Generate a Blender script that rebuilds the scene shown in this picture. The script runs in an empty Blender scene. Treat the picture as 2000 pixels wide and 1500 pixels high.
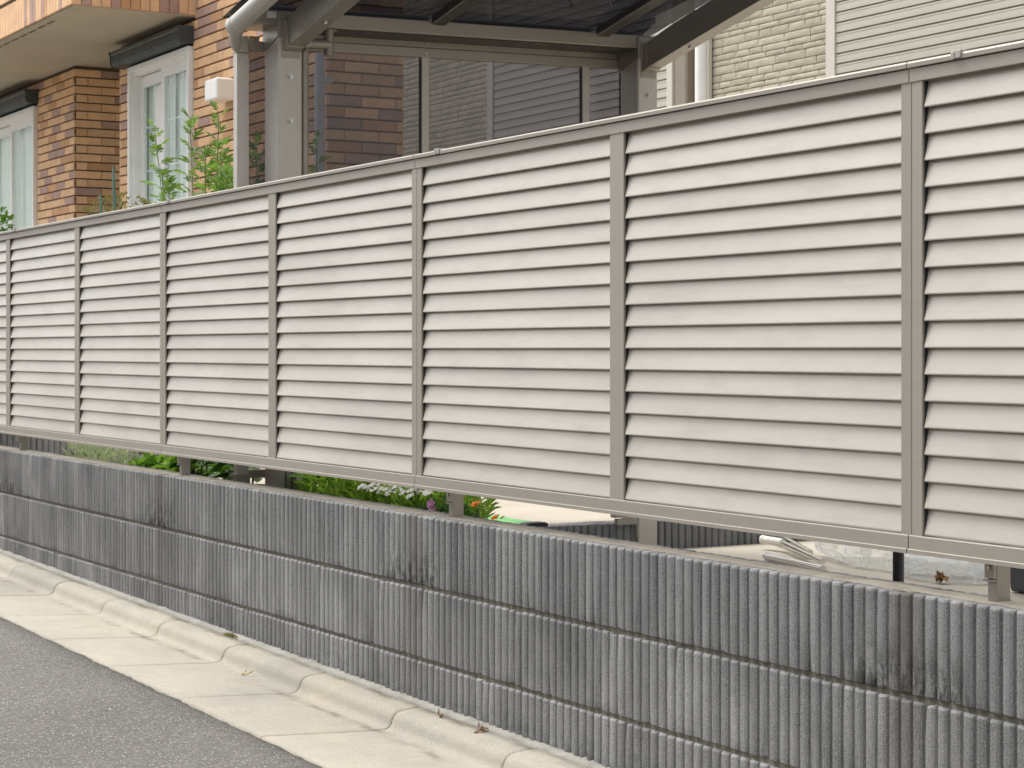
import bpy, math, random
from mathutils import Vector, Matrix, noise
R = math.radians
random.seed(7)
sc = bpy.context.scene
col = sc.collection

# ------------------------------------------------------------ camera, light
cam = bpy.data.objects.new('camera', bpy.data.cameras.new('camera'))
col.objects.link(cam)
cam.location = (2.7925, -2.465, 1.052)
cam.rotation_euler = (R(90), 0, math.atan2(0.8659, 0.5003))
cam.data.sensor_width = 36.0
cam.data.lens = 36.0 * 3852 / 2000
cam.data.shift_y = -67 / 2000
cam.data.clip_start = 0.05
cam.data.clip_end = 2000
cam.data.dof.use_dof = True
cam.data.dof.focus_distance = 5.2
cam.data.dof.aperture_fstop = 22
sc.camera = cam

SUN_EL, SUN_AZ = 66.0, 236.0            # azimuth of the light, degrees clockwise from +Y
w = bpy.data.worlds.new('World')
sc.world = w
w.use_nodes = True
wn, wl = w.node_tree.nodes, w.node_tree.links
wn.clear()
sky = wn.new('ShaderNodeTexSky')
sky.sky_type = 'NISHITA'
sky.sun_disc = False
sky.sun_elevation = R(SUN_EL)
sky.sun_rotation = R(SUN_AZ)
sky.air_density = 1.0
sky.dust_density = 4.0
sky.ozone_density = 1.0
hs = wn.new('ShaderNodeHueSaturation')
hs.inputs['Saturation'].default_value = 0.22
bg = wn.new('ShaderNodeBackground')
bg.inputs['Strength'].default_value = 0.15
wo = wn.new('ShaderNodeOutputWorld')
wl.new(sky.outputs[0], hs.inputs['Color'])
wl.new(hs.outputs[0], bg.inputs['Color'])
wl.new(bg.outputs[0], wo.inputs['Surface'])

sun = bpy.data.objects.new('sun', bpy.data.lights.new('sun', 'SUN'))
col.objects.link(sun)
sun.data.energy = 2.0
sun.data.angle = R(50)
sun.data.color = (1.0, 0.975, 0.935)
az, el = R(SUN_AZ), R(SUN_EL)
sdir = Vector((math.sin(az) * math.cos(el), math.cos(az) * math.cos(el), math.sin(el)))
sun.rotation_euler = sdir.to_track_quat('Z', 'Y').to_euler()
sun.location = (0, -10, 15)

vs = sc.view_settings
vs.view_transform = 'Standard'
vs.look = 'None'
vs.gamma = 1
vs.use_curve_mapping = False
vs.exposure = 0.80


# ------------------------------------------------------------ helpers
class MB:
    """collects shapes for one mesh object"""
    def __init__(s):
        s.v, s.f, s.m, s.sm = [], [], [], []

    def add(s, vs_, fs_, mi=0, smooth=False):
        b = len(s.v)
        s.v += [tuple(p) for p in vs_]
        for f in fs_:
            s.f.append([i + b for i in f])
            s.m.append(mi)
            s.sm.append(smooth)

    def box(s, x0, x1, y0, y1, z0, z1, mi=0):
        s.add([(x0, y0, z0), (x1, y0, z0), (x1, y1, z0), (x0, y1, z0),
               (x0, y0, z1), (x1, y0, z1), (x1, y1, z1), (x0, y1, z1)],
              [(0, 3, 2, 1), (4, 5, 6, 7), (0, 1, 5, 4), (1, 2, 6, 5), (2, 3, 7, 6), (3, 0, 4, 7)], mi)

    def hexa(s, p, mi=0):
        s.add(p, [(0, 3, 2, 1), (4, 5, 6, 7), (0, 1, 5, 4), (1, 2, 6, 5), (2, 3, 7, 6), (3, 0, 4, 7)], mi)

    def prism(s, prof, x0, x1, mi=0, axis='x', smooth=False, cap=True):
        """prof: list of (y,z), extruded along x (or (x,z) along y)"""
        n = len(prof)
        if axis == 'x':
            a = [(x0, p[0], p[1]) for p in prof] + [(x1, p[0], p[1]) for p in prof]
        else:
            a = [(p[0], x0, p[1]) for p in prof] + [(p[0], x1, p[1]) for p in prof]
        f = [(i, (i + 1) % n, n + (i + 1) % n, n + i) for i in range(n)]
        s.add(a, f, mi, smooth)
        if cap:
            s.add(a, [list(range(n))[::-1], list(range(n, 2 * n))], mi)

    def tube(s, pts, rad, seg=10, mi=0, cap=True, smooth=True):
        pts = [Vector(p) for p in pts]
        rs = rad if isinstance(rad, (list, tuple)) else [rad] * len(pts)
        rings = []
        up = Vector((0, 0, 1))
        for i, p in enumerate(pts):
            d = (pts[min(i + 1, len(pts) - 1)] - pts[max(i - 1, 0)]).normalized()
            a = up if abs(d.z) < 0.9 else Vector((1, 0, 0))
            u = d.cross(a).normalized()
            v = d.cross(u)
            rings.append([p + (u * math.cos(2 * math.pi * k / seg) + v * math.sin(2 * math.pi * k / seg)) * rs[i]
                          for k in range(seg)])
        vv = [q for r_ in rings for q in r_]
        ff = []
        for i in range(len(pts) - 1):
            for k in range(seg):
                ff.append((i * seg + k, i * seg + (k + 1) % seg, (i + 1) * seg + (k + 1) % seg, (i + 1) * seg + k))
        s.add(vv, ff, mi, smooth)
        if cap:
            b = (len(pts) - 1) * seg
            s.add(vv, [list(range(seg))[::-1], [b + k for k in range(seg)]], mi)

    def mesh(s, name, mats):
        me = bpy.data.meshes.new(name)
        me.from_pydata(s.v, [], s.f)
        for m in (mats if isinstance(mats, (list, tuple)) else [mats]):
            me.materials.append(m)
        me.polygons.foreach_set('material_index', s.m)
        me.polygons.foreach_set('use_smooth', s.sm)
        me.validate()
        me.update()
        return me

    def build(s, name, mats, parent=None, loc=None, fix=True):
        me = s.mesh(name, mats)
        if fix:
            import bmesh
            bm = bmesh.new()
            bm.from_mesh(me)
            bmesh.ops.recalc_face_normals(bm, faces=bm.faces)
            bm.to_mesh(me)
            bm.free()
        return link(name, me, parent, loc)


def link(name, me, parent=None, loc=None):
    o = bpy.data.objects.new(name, me)
    col.objects.link(o)
    if loc is not None:
        o.location = loc
    if parent is not None:
        o.parent = parent
        o.matrix_parent_inverse = Matrix.Translation(-ploc(parent))
    return o


def ploc(o):
    v = Vector(o.location)
    if o.parent is not None and o.matrix_parent_inverse == Matrix.Identity(4):
        v += ploc(o.parent)
    return v


def tag(o, label, cat, group=None):
    o['label'] = label
    o['category'] = cat
    if group:
        o['group'] = group
    return o


def thing(name, label, cat, loc=(0, 0, 0), group=None):
    o = bpy.data.objects.new(name, None)
    col.objects.link(o)
    o.location = loc
    o.empty_display_size = 0.1
    return tag(o, label, cat, group)


def struct(o):
    o['kind'] = 'structure'
    return o


def stuff(o):
    o['kind'] = 'stuff'
    return o


def bevel(o, wd, seg=2):
    m = o.modifiers.new('bevel', 'BEVEL')
    m.width = wd
    m.segments = seg
    m.limit_method = 'ANGLE'
    m.angle_limit = R(40)
    return o


# ------------------------------------------------------------ materials
class NT:
    def __init__(s, name):
        s.mat = bpy.data.materials.new(name)
        s.mat.use_nodes = True
        s.n, s.l = s.mat.node_tree.nodes, s.mat.node_tree.links
        s.n.clear()
        s.out = s.n.new('ShaderNodeOutputMaterial')
        s.bsdf = s.n.new('ShaderNodeBsdfPrincipled')
        s.l.new(s.bsdf.outputs[0], s.out.inputs['Surface'])
        s.pos = None

    def set(s, sock, v):
        s.bsdf.inputs[sock].default_value = v

    def con(s, a, sock):
        s.l.new(a, s.bsdf.inputs[sock] if isinstance(sock, str) else sock)

    def P(s, scale=(1, 1, 1)):
        g = s.n.new('ShaderNodeNewGeometry')
        m = s.n.new('ShaderNodeVectorMath')
        m.operation = 'MULTIPLY'
        m.inputs[1].default_value = scale
        s.l.new(g.outputs['Position'], m.inputs[0])
        return m.outputs[0]

    def noise(s, scale, detail=3, rough=0.55, sc3=(1, 1, 1), vec=None, dist=0.0):
        n = s.n.new('ShaderNodeTexNoise')
        n.inputs['Scale'].default_value = scale
        n.inputs['Detail'].default_value = detail
        n.inputs['Roughness'].default_value = rough
        n.inputs['Distortion'].default_value = dist
        s.l.new(vec if vec is not None else s.P(sc3), n.inputs['Vector'])
        return n.outputs[0]

    def voro(s, scale, feature='F1', out='Distance', sc3=(1, 1, 1)):
        n = s.n.new('ShaderNodeTexVoronoi')
        n.feature = feature
        n.inputs['Scale'].default_value = scale
        s.l.new(s.P(sc3), n.inputs['Vector'])
        return n.outputs[out]

    def ramp(s, fac, stops):
        r = s.n.new('ShaderNodeValToRGB')
        els = r.color_ramp.elements
        while len(els) < len(stops):
            els.new(0.5)
        for e, (p, c) in zip(els, stops):
            e.position = p
            e.color = (*c, 1) if isinstance(c, (tuple, list)) else (c, c, c, 1)
        s.l.new(fac, r.inputs[0])
        return r.outputs[0]

    def mix(s, fac, a, b, mode='MIX'):
        m = s.n.new('ShaderNodeMix')
        m.data_type = 'RGBA'
        m.blend_type = mode
        for val, i in ((fac, 0), (a, 6), (b, 7)):
            if isinstance(val, (int, float)):
                m.inputs[i].default_value = val if i == 0 else (val, val, val, 1)
            elif isinstance(val, (tuple, list)):
                m.inputs[i].default_value = (*val, 1)
            else:
                s.l.new(val, m.inputs[i])
        return m.outputs[2]

    def math(s, op, a, b=0.0, c=None, clamp=False):
        m = s.n.new('ShaderNodeMath')
        m.operation = op
        m.use_clamp = clamp
        for i, v in enumerate((a, b, c)):
            if v is None:
                continue
            if isinstance(v, (int, float)):
                m.inputs[i].default_value = v
            else:
                s.l.new(v, m.inputs[i])
        return m.outputs[0]

    def sep(s, vec=None):
        x = s.n.new('ShaderNodeSeparateXYZ')
        s.l.new(vec if vec is not None else s.P(), x.inputs[0])
        return x.outputs

    def rnd(s):
        o = s.n.new('ShaderNodeObjectInfo')
        return o.outputs['Random']

    def bump(s, h, strength=0.4, dist=0.002):
        b = s.n.new('ShaderNodeBump')
        b.inputs['Strength'].default_value = strength
        b.inputs['Distance'].default_value = dist
        s.l.new(h, b.inputs['Height'])
        s.l.new(b.outputs[0], s.bsdf.inputs['Normal'])


def plain(name, c, rough=0.6, metal=0.0, var=0.08, nscale=8, spec=0.5, rand=0.0, bumpn=None):
    t = NT(name)
    f = t.noise(nscale, 4)
    colr = t.ramp(f, [(0.3, tuple(x * (1 - var) for x in c)), (0.7, tuple(min(1, x * (1 + var)) for x in c))])
    if rand:
        k = t.math('MULTIPLY_ADD', t.rnd(), 2 * rand, 1 - rand)
        colr = t.mix(1.0, colr, k, 'MULTIPLY')
    t.con(colr, 'Base Color')
    t.set('Roughness', rough)
    t.set('Metallic', metal)
    t.set('Specular IOR Level', spec)
    if bumpn:
        t.bump(t.noise(bumpn[0], 4), bumpn[1], bumpn[2])
    return t.mat


def painted_metal(name, c, rough=0.42, metal=0.35, dirt=0.12):
    t = NT(name)
    brush = t.noise(1.0, 3, 0.6, (3, 60, 380))
    smud = t.noise(2.3, 5, 0.6, (0.7, 1, 1.6))
    rain = t.noise(1.0, 4, 0.6, (8, 55, 30))
    k = t.math('MULTIPLY_ADD', t.rnd(), 0.09, 0.955)
    base = t.mix(1.0, c, k, 'MULTIPLY')
    base = t.mix(t.math('MULTIPLY', t.ramp(smud, [(0.42, 0), (0.75, 1)]), dirt * 1.6), base, tuple(x * 0.7 for x in c))
    base = t.mix(t.math('MULTIPLY', t.ramp(rain, [(0.5, 0), (0.72, 1)]), dirt), base, tuple(x * 0.55 for x in c))
    base = t.mix(t.math('MULTIPLY', brush, 0.12), base, tuple(min(1, x * 1.25) for x in c))
    spk = t.math('MULTIPLY', t.ramp(t.voro(26), [(0.03, 1), (0.055, 0)]), t.ramp(t.noise(7, 2), [(0.66, 0), (0.69, 1)]))
    base = t.mix(t.math('MULTIPLY', spk, 0.75), base, (0.09, 0.07, 0.05))
    t.con(base, 'Base Color')
    t.con(t.math('MULTIPLY_ADD', smud, 0.22, rough - 0.1), 'Roughness')
    t.set('Metallic', metal)
    t.bump(brush, 0.06, 0.0006)
    return t.mat


M = {}
M['slat'] = painted_metal('slat_paint', (0.500, 0.460, 0.402), 0.34, 0.45, 0.22)
M['rail'] = painted_metal('frame_paint', (0.360, 0.328, 0.282), 0.45, 0.30)
M['clip'] = plain('clip_metal', (0.42, 0.40, 0.36), 0.4, 0.5)
M['screw'] = plain('screw_steel', (0.55, 0.54, 0.52), 0.3, 1.0)
M['carport'] = painted_metal('carport_paint', (0.33, 0.30, 0.258), 0.38, 0.45)
M['carport_lit'] = painted_metal('carport_paint_lit', (0.50, 0.465, 0.415), 0.36, 0.35)  # carport paint lightened to imitate light on posts and screen stiles
M['carport_dark'] = painted_metal('rafter_paint', (0.060, 0.053, 0.046), 0.5, 0.2)
M['verge'] = painted_metal('verge_paint', (0.50, 0.48, 0.44), 0.35, 0.2)
M['white'] = plain('white_resin', (0.88, 0.88, 0.865), 0.35, var=0.03)
M['white_lamp'] = plain('lamp_shade_white', (0.85, 0.84, 0.80), 0.3, var=0.02)
M['curtain'] = plain('lace_curtain', (0.93, 0.95, 0.93), 0.9, var=0.05, nscale=20)
M['dark_box'] = plain('shutter_box_paint', (0.045, 0.055, 0.055), 0.5, var=0.25, nscale=6)
M['soffit'] = plain('soffit_board', (0.45, 0.405, 0.32), 0.8, var=0.06, nscale=3, bumpn=(60, 0.15, 0.002))
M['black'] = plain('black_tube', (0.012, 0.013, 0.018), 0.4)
M['bin'] = plain('grey_plastic', (0.075, 0.085, 0.10), 0.5, var=0.12)
M['chrome'] = plain('chrome', (0.75, 0.74, 0.70), 0.18, 1.0, var=0.05)
M['cream_plastic'] = plain('cream_plastic', (0.72, 0.70, 0.62), 0.4)
M['green_strip'] = plain('green_plastic', (0.12, 0.36, 0.12), 0.5, var=0.2, nscale=14)
M['stake'] = plain('green_stake', (0.10, 0.20, 0.15), 0.5, var=0.15)
M['blue'] = plain('blue_plastic', (0.10, 0.40, 0.55), 0.5)
M['soil'] = plain('soil', (0.07, 0.05, 0.035), 0.95, var=0.4, nscale=30, bumpn=(60, 0.8, 0.01))
M['house_dark'] = plain('inside_wall', (0.30, 0.29, 0.26), 0.9)
M['grout'] = plain('brick_grout', (0.105, 0.066, 0.042), 0.95, var=0.2, nscale=40)
M['stone_grout'] = plain('stone_joint', (0.10, 0.08, 0.055), 0.95, var=0.2, nscale=30)
M['trim'] = plain('trim_board', (0.60, 0.57, 0.50), 0.55, var=0.03)
M['brown_post'] = painted_metal('brown_post_paint', (0.26, 0.225, 0.18), 0.5, 0.1)
M['greypipe'] = plain('grey_pipe', (0.50, 0.52, 0.53), 0.5, var=0.05)
M['dry_leaf'] = plain('dry_leaf', (0.30, 0.17, 0.08), 0.8, var=0.3, nscale=60)
M['straw'] = plain('dry_grass', (0.45, 0.36, 0.16), 0.8, var=0.3, nscale=60)
M['tape'] = plain('label_white', (0.75, 0.75, 0.74), 0.5)


def siding_mat():
    t = NT('siding_paint')
    c = (0.480, 0.455, 0.395)
    f = t.noise(5, 5, 0.6, (0.4, 1, 3))
    k = t.math('MULTIPLY_ADD', t.rnd(), 0.06, 0.97)
    t.con(t.mix(1.0, t.ramp(f, [(0.3, tuple(x * 0.94 for x in c)), (0.7, tuple(x * 1.05 for x in c))]), k, 'MULTIPLY'), 'Base Color')
    t.set('Roughness', 0.6)
    t.bump(t.noise(1, 4, 0.6, (20, 200, 200)), 0.15, 0.002)
    return t.mat


M['siding'] = siding_mat()


def tile_mat(name, c):
    t = NT(name)
    k = t.math('MULTIPLY_ADD', t.rnd(), 0.26, 0.87)
    f = t.noise(9, 3)
    g = t.noise(260, 3, 0.7)
    base = t.ramp(f, [(0.3, tuple(x * 0.88 for x in c)), (0.7, tuple(x * 1.1 for x in c))])
    base = t.mix(t.math('MULTIPLY', t.ramp(g, [(0.45, 0), (0.7, 1)]), 0.35), base, tuple(x * 0.6 for x in c))
    t.con(t.mix(1.0, base, k, 'MULTIPLY'), 'Base Color')
    t.set('Roughness', 0.75)
    t.bump(t.noise(160, 3), 0.25, 0.003)
    return t.mat


M['tiles'] = [tile_mat('buff_tile', (0.78, 0.50, 0.285)), tile_mat('purple_brown_tile', (0.47, 0.31, 0.25)),
              tile_mat('orange_brown_tile', (0.60, 0.345, 0.18))]


def stone_mat():
    t = NT('split_stone')
    c = (0.455, 0.415, 0.320)
    k = t.math('MULTIPLY_ADD', t.rnd(), 0.20, 0.90)
    f = t.noise(7, 5, 0.65)
    base = t.ramp(f, [(0.25, tuple(x * 0.80 for x in c)), (0.5, c), (0.75, tuple(x * 1.12 for x in c))])
    t.con(t.mix(1.0, base, k, 'MULTIPLY'), 'Base Color')
    t.set('Roughness', 0.85)
    t.bump(t.noise(16, 6, 0.65, (0.6, 1, 1.4), dist=0.6), 0.5, 0.012)
    return t.mat


M['stone'] = stone_mat()


def concrete_block_mat():
    t = NT('ribbed_concrete')
    xyz = t.sep()
    X, Y, Z = xyz[0], xyz[1], xyz[2]
    # every rib and course a slightly different tone
    rib = t.math('FLOOR', t.math('DIVIDE', X, 1 / 30))
    crs = t.math('FLOOR', t.math('DIVIDE', t.math('SUBTRACT', Z, 0.01), 0.198))
    wn_ = t.n.new('ShaderNodeTexWhiteNoise')
    wn_.noise_dimensions = '2D'
    cb = t.n.new('ShaderNodeCombineXYZ')
    t.l.new(rib, cb.inputs[0])
    t.l.new(crs, cb.inputs[1])
    t.l.new(cb.outputs[0], wn_.inputs['Vector'])
    tone = t.math('MULTIPLY_ADD', wn_.outputs['Value'], 0.32, 0.84)
    blk = t.math('MULTIPLY_ADD', t.rnd(), 0.16, 0.92)
    big = t.noise(2.7, 5, 0.62, (1.35, 1, 0.7), dist=0.3)
    base = t.ramp(big, [(0.30, (0.120, 0.120, 0.121)), (0.46, (0.210, 0.210, 0.209)), (0.58, (0.265, 0.265, 0.263)), (0.74, (0.40, 0.40, 0.395))])
    base = t.mix(1.0, base, tone, 'MULTIPLY')
    base = t.mix(1.0, base, blk, 'MULTIPLY')
    # aggregate
    g1 = t.noise(520, 2, 0.7)
    g2 = t.voro(420, out='Color')
    base = t.mix(t.math('MULTIPLY', t.ramp(g1, [(0.50, 0), (0.60, 1)]), 0.70), base, (0.045, 0.045, 0.047))
    base = t.mix(t.math('MULTIPLY', t.ramp(t.noise(430, 2, 0.7, vec=None, sc3=(1, 1, 1.01)), [(0.55, 0), (0.65, 1)]), 0.5), base, (0.46, 0.45, 0.43))
    pits = t.ramp(t.voro(120), [(0.06, 1), (0.13, 0)])
    pick = t.ramp(t.noise(60, 2), [(0.5, 0), (0.62, 1)])
    base = t.mix(t.math('MULTIPLY', t.math('MULTIPLY', pits, pick), 0.85), base, (0.025, 0.025, 0.025))
    # pale bloom streaks running down
    st = t.noise(1, 5, 0.65, (26, 26, 2.2))
    base = t.mix(t.math('MULTIPLY', t.ramp(st, [(0.52, 0), (0.74, 1)]), 0.42), base, (0.34, 0.34, 0.335))
    st2 = t.noise(1, 5, 0.65, (19, 19, 1.6))
    base = t.mix(t.math('MULTIPLY', t.ramp(st2, [(0.56, 0), (0.76, 1)]), 0.45), base, (0.07, 0.068, 0.062))
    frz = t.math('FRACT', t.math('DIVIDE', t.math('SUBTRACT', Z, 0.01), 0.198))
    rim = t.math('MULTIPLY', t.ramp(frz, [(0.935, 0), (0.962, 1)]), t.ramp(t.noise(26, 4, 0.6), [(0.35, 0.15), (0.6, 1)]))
    base = t.mix(t.math('MULTIPLY', rim, 0.16), base, (0.56, 0.55, 0.52))  # painted highlight and pale bloom along each course's top edge
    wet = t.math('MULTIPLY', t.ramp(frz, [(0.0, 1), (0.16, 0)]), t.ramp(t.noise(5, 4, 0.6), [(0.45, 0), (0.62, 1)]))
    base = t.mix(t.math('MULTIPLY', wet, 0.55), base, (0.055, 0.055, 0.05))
    # brown run-off under each rail joint, every two metres
    ph = t.math('ABSOLUTE', t.math('SUBTRACT', t.math('FRACT', t.math('DIVIDE', t.math('ADD', X, 41.0 + 0.02), 2.0)), 0.5))
    dist = t.math('MULTIPLY', ph, 2.0)
    wob = t.math('MULTIPLY', t.math('SUBTRACT', t.noise(1, 3, 0.5, (9, 9, 4)), 0.5), 0.05)
    near = t.ramp(t.math('ADD', dist, wob), [(0.018, 1), (0.060, 0)])
    base = t.mix(t.math('MULTIPLY', t.math('MULTIPLY', near, t.math('MULTIPLY_ADD', wn_.outputs['Value'], 0.7, 0.3)), 0.62), base, (0.075, 0.060, 0.042))
    far = t.ramp(t.math('ADD', dist, t.math('MULTIPLY', wob, 3)), [(0.10, 1), (0.22, 0)])
    blackm = t.ramp(t.noise(30, 6, 0.75, (1.5, 1.5, 0.6)), [(0.46, 0), (0.55, 1)])
    low = t.ramp(t.math('FRACT', t.math('DIVIDE', t.math('SUBTRACT', Z, 0.01), 0.198)), [(0.05, 1), (0.65, 0)])
    topc = t.ramp(Z, [(0.395, 0), (0.41, 1)])
    bm = t.math('MULTIPLY', t.math('MULTIPLY', far, blackm), t.math('MULTIPLY', low, topc))
    base = t.mix(t.math('MULTIPLY', bm, 0.8), base, (0.018, 0.018, 0.016))
    # splash dirt and moss low on the wall
    lowz = t.ramp(t.math('ADD', Z, t.math('MULTIPLY', t.noise(18, 4), 0.10)), [(0.13, 1), (0.20, 0)])
    base = t.mix(t.math('MULTIPLY', lowz, t.ramp(t.noise(40, 4), [(0.42, 0), (0.62, 0.6)])), base, (0.055, 0.058, 0.035))
    t.con(base, 'Base Color')
    t.set('Roughness', 0.92)
    t.set('Specular IOR Level', 0.25)
    h = t.math('ADD', t.math('MULTIPLY', g1, 1.0), t.math('MULTIPLY', pits, -0.7))
    t.bump(h, 0.55, 0.0022)
    return t.mat


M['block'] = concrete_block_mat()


def mortar_mat(name, c, grain=300):
    t = NT(name)
    f = t.noise(14, 5, 0.65)
    g = t.noise(grain, 3, 0.7)
    base = t.ramp(f, [(0.3, tuple(x * 0.72 for x in c)), (0.7, tuple(min(1, x * 1.15) for x in c))])
    base = t.mix(t.math('MULTIPLY', t.ramp(g, [(0.5, 0), (0.68, 1)]), 0.5), base, tuple(x * 0.45 for x in c))
    base = t.mix(t.math('MULTIPLY', t.ramp(t.noise(grain * 0.8, 3, 0.7), [(0.55, 0), (0.7, 1)]), 0.4), base, tuple(min(1, x * 1.6) for x in c))
    t.con(base, 'Base Color')
    t.set('Roughness', 0.95)
    t.bump(g, 0.7, 0.004)
    return t.mat


M['mortar'] = mortar_mat('wall_mortar', (0.22, 0.21, 0.165))
M['cap_mortar'] = mortar_mat('wall_top_mortar', (0.52, 0.465, 0.37))
M['fillet'] = mortar_mat('base_mortar', (0.29, 0.278, 0.245), 220)


def gutter_mat():
    t = NT('gutter_concrete')
    k = t.math('MULTIPLY_ADD', t.rnd(), 0.16, 0.92)
    f = t.noise(3.0, 6, 0.62)
    c = (0.350, 0.325, 0.272)
    base = t.ramp(f, [(0.25, (0.255, 0.242, 0.21)), (0.5, c), (0.78, (0.405, 0.358, 0.28))])
    base = t.mix(1.0, base, k, 'MULTIPLY')
    gry = t.noise(6.0, 6, 0.7, dist=0.4)
    base = t.mix(t.math('MULTIPLY', t.ramp(gry, [(0.46, 0), (0.70, 1)]), 0.6), base, (0.265, 0.255, 0.225))
    yel = t.noise(5.0, 5, 0.7, sc3=(1, 1.01, 1))
    base = t.mix(t.math('MULTIPLY', t.ramp(yel, [(0.55, 0), (0.75, 1)]), 0.35), base, (0.46, 0.36, 0.22))
    g = t.noise(330, 3, 0.75)
    base = t.mix(t.math('MULTIPLY', t.ramp(g, [(0.47, 0), (0.62, 1)]), 0.5), base, (0.17, 0.155, 0.125))
    base = t.mix(t.math('MULTIPLY', t.ramp(t.noise(290, 2, 0.7), [(0.56, 0), (0.68, 1)]), 0.4), base, (0.62, 0.58, 0.49))
    sp = t.ramp(t.voro(38), [(0.025, 1), (0.06, 0)])
    base = t.mix(t.math('MULTIPLY', t.math('MULTIPLY', sp, t.ramp(t.noise(15, 2), [(0.6, 0), (0.64, 1)])), 0.75), base, (0.06, 0.05, 0.04))
    # grime gathered in the toe of the kerb and along the wall
    Y = t.sep()[1]
    wob = t.math('MULTIPLY', t.math('SUBTRACT', t.noise(9, 5, 0.7), 0.5), 0.09)
    yw = t.math('ADD', Y, wob)
    toe = t.math('MULTIPLY', t.ramp(yw, [(0.0, 0), (0.0, 0)]), 0)
    d1 = t.ramp(t.math('ABSOLUTE', t.math('ADD', yw, 0.168)), [(0.004, 1), (0.022, 0)])
    d2 = t.ramp(t.math('ABSOLUTE', t.math('ADD', yw, 0.036)), [(0.004, 1), (0.024, 0)])
    brk = t.ramp(t.noise(5.5, 4, 0.6), [(0.44, 0), (0.6, 1)])
    base = t.mix(t.math('MULTIPLY', t.math('MULTIPLY', t.math('MAXIMUM', d1, d2), brk), 0.7), base, (0.15, 0.125, 0.095))
    d3 = t.ramp(yw, [(0.0, 1), (0.001, 0)])
    t.con(base, 'Base Color')
    t.set('Roughness', 0.9)
    t.set('Specular IOR Level', 0.3)
    t.bump(g, 0.45, 0.0025)
    return t.mat


M['gutter'] = gutter_mat()


def asphalt_mat():
    t = NT('old_asphalt')
    big = t.noise(1.2, 5, 0.6)
    base = t.ramp(big, [(0.3, (0.105, 0.099, 0.089)), (0.7, (0.140, 0.132, 0.119))])
    v = t.n.new('ShaderNodeTexVoronoi')
    v.inputs['Scale'].default_value = 190
    t.l.new(t.P(), v.inputs['Vector'])
    hsv = t.sep(v.outputs['Color'])
    base = t.mix(1.0, base, t.ramp(hsv[0], [(0.0, 0.55), (0.6, 1.0), (1.0, 1.45)]), 'MULTIPLY')
    g = t.noise(600, 3, 0.7)
    base = t.mix(t.math('MULTIPLY', t.ramp(g, [(0.5, 0), (0.66, 1)]), 0.6), base, (0.05, 0.048, 0.045))
    chip = t.math('MULTIPLY', t.ramp(hsv[1], [(0.92, 0), (0.935, 1)]), t.ramp(v.outputs['Distance'], [(0.30, 1), (0.45, 0)]))
    base = t.mix(t.math('MULTIPLY', chip, 0.9), base, (0.62, 0.60, 0.54))
    br = t.math('MULTIPLY', t.ramp(hsv[2], [(0.95, 0), (0.97, 1)]), 0.6)
    base = t.mix(br, base, (0.22, 0.14, 0.09))
    Y = t.sep()[1]
    ed = t.ramp(t.math('ADD', t.math('ADD', Y, 0.52), t.math('MULTIPLY', t.math('SUBTRACT', t.noise(12, 4, 0.7), 0.5), 0.05)), [(0.0, 0), (0.028, 1)])
    base = t.mix(t.math('MULTIPLY', ed, 0.65), base, (0.055, 0.045, 0.034))
    t.con(base, 'Base Color')
    t.set('Roughness', 0.85)
    h = t.math('ADD', v.outputs['Distance'], t.math('MULTIPLY', g, 0.6))
    t.bump(h, 0.6, 0.004)
    return t.mat


M['asphalt'] = asphalt_mat()


def slab_mat():
    t = NT('yard_concrete')
    f = t.noise(1.4, 6, 0.65)
    base = t.ramp(f, [(0.25, (0.32, 0.28, 0.215)), (0.55, (0.41, 0.37, 0.30)), (0.8, (0.45, 0.41, 0.34))])
    base = t.mix(t.math('MULTIPLY', t.ramp(t.noise(120, 3, 0.7), [(0.5, 0), (0.7, 1)]), 0.25), base, (0.25, 0.21, 0.16))
    t.con(base, 'Base Color')
    t.set('Roughness', 0.85)
    return t.mat


M['slab'] = slab_mat()


def leaf_mat(name, c, c2, trans=0.35, rough=0.5):
    t = NT(name)
    f = t.noise(22, 3)
    k = t.math('MULTIPLY_ADD', t.rnd(), 0.5, 0.75)
    base = t.ramp(f, [(0.3, c), (0.7, c2)])
    base = t.mix(1.0, base, k, 'MULTIPLY')
    t.con(base, 'Base Color')
    t.set('Roughness', rough)
    tr = t.n.new('ShaderNodeBsdfTranslucent')
    t.l.new(t.mix(1.0, base, (1.5, 1.7, 0.7), 'MULTIPLY'), tr.inputs['Color'])
    mx = t.n.new('ShaderNodeMixShader')
    mx.inputs[0].default_value = trans
    t.l.new(t.bsdf.outputs[0], mx.inputs[1])
    t.l.new(tr.outputs[0], mx.inputs[2])
    t.l.new(mx.outputs[0], t.out.inputs['Surface'])
    return t.mat


M['leaf_mug'] = leaf_mat('mugwort_leaf', (0.12, 0.20, 0.055), (0.20, 0.29, 0.11))
M['leaf_fern'] = leaf_mat('feathery_leaf', (0.15, 0.24, 0.05), (0.29, 0.39, 0.11), 0.5)
M['leaf_dark'] = leaf_mat('dark_leaf', (0.04, 0.10, 0.02), (0.09, 0.18, 0.035))
M['leaf_lime'] = leaf_mat('lime_leaf', (0.16, 0.30, 0.04), (0.26, 0.42, 0.08))
M['leaf_silver'] = leaf_mat('silver_leaf', (0.52, 0.58, 0.49), (0.66, 0.70, 0.60), 0.2, 0.8)
M['leaf_brown'] = leaf_mat('faded_leaf', (0.13, 0.13, 0.045), (0.20, 0.17, 0.07))
M['stem'] = plain('green_stem', (0.16, 0.19, 0.07), 0.6, var=0.2)
M['petal_white'] = plain('white_petal', (0.80, 0.80, 0.72), 0.7, var=0.05)
M['petal_pink'] = plain('pink_petal', (0.70, 0.36, 0.58), 0.7, var=0.15, nscale=40)
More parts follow.
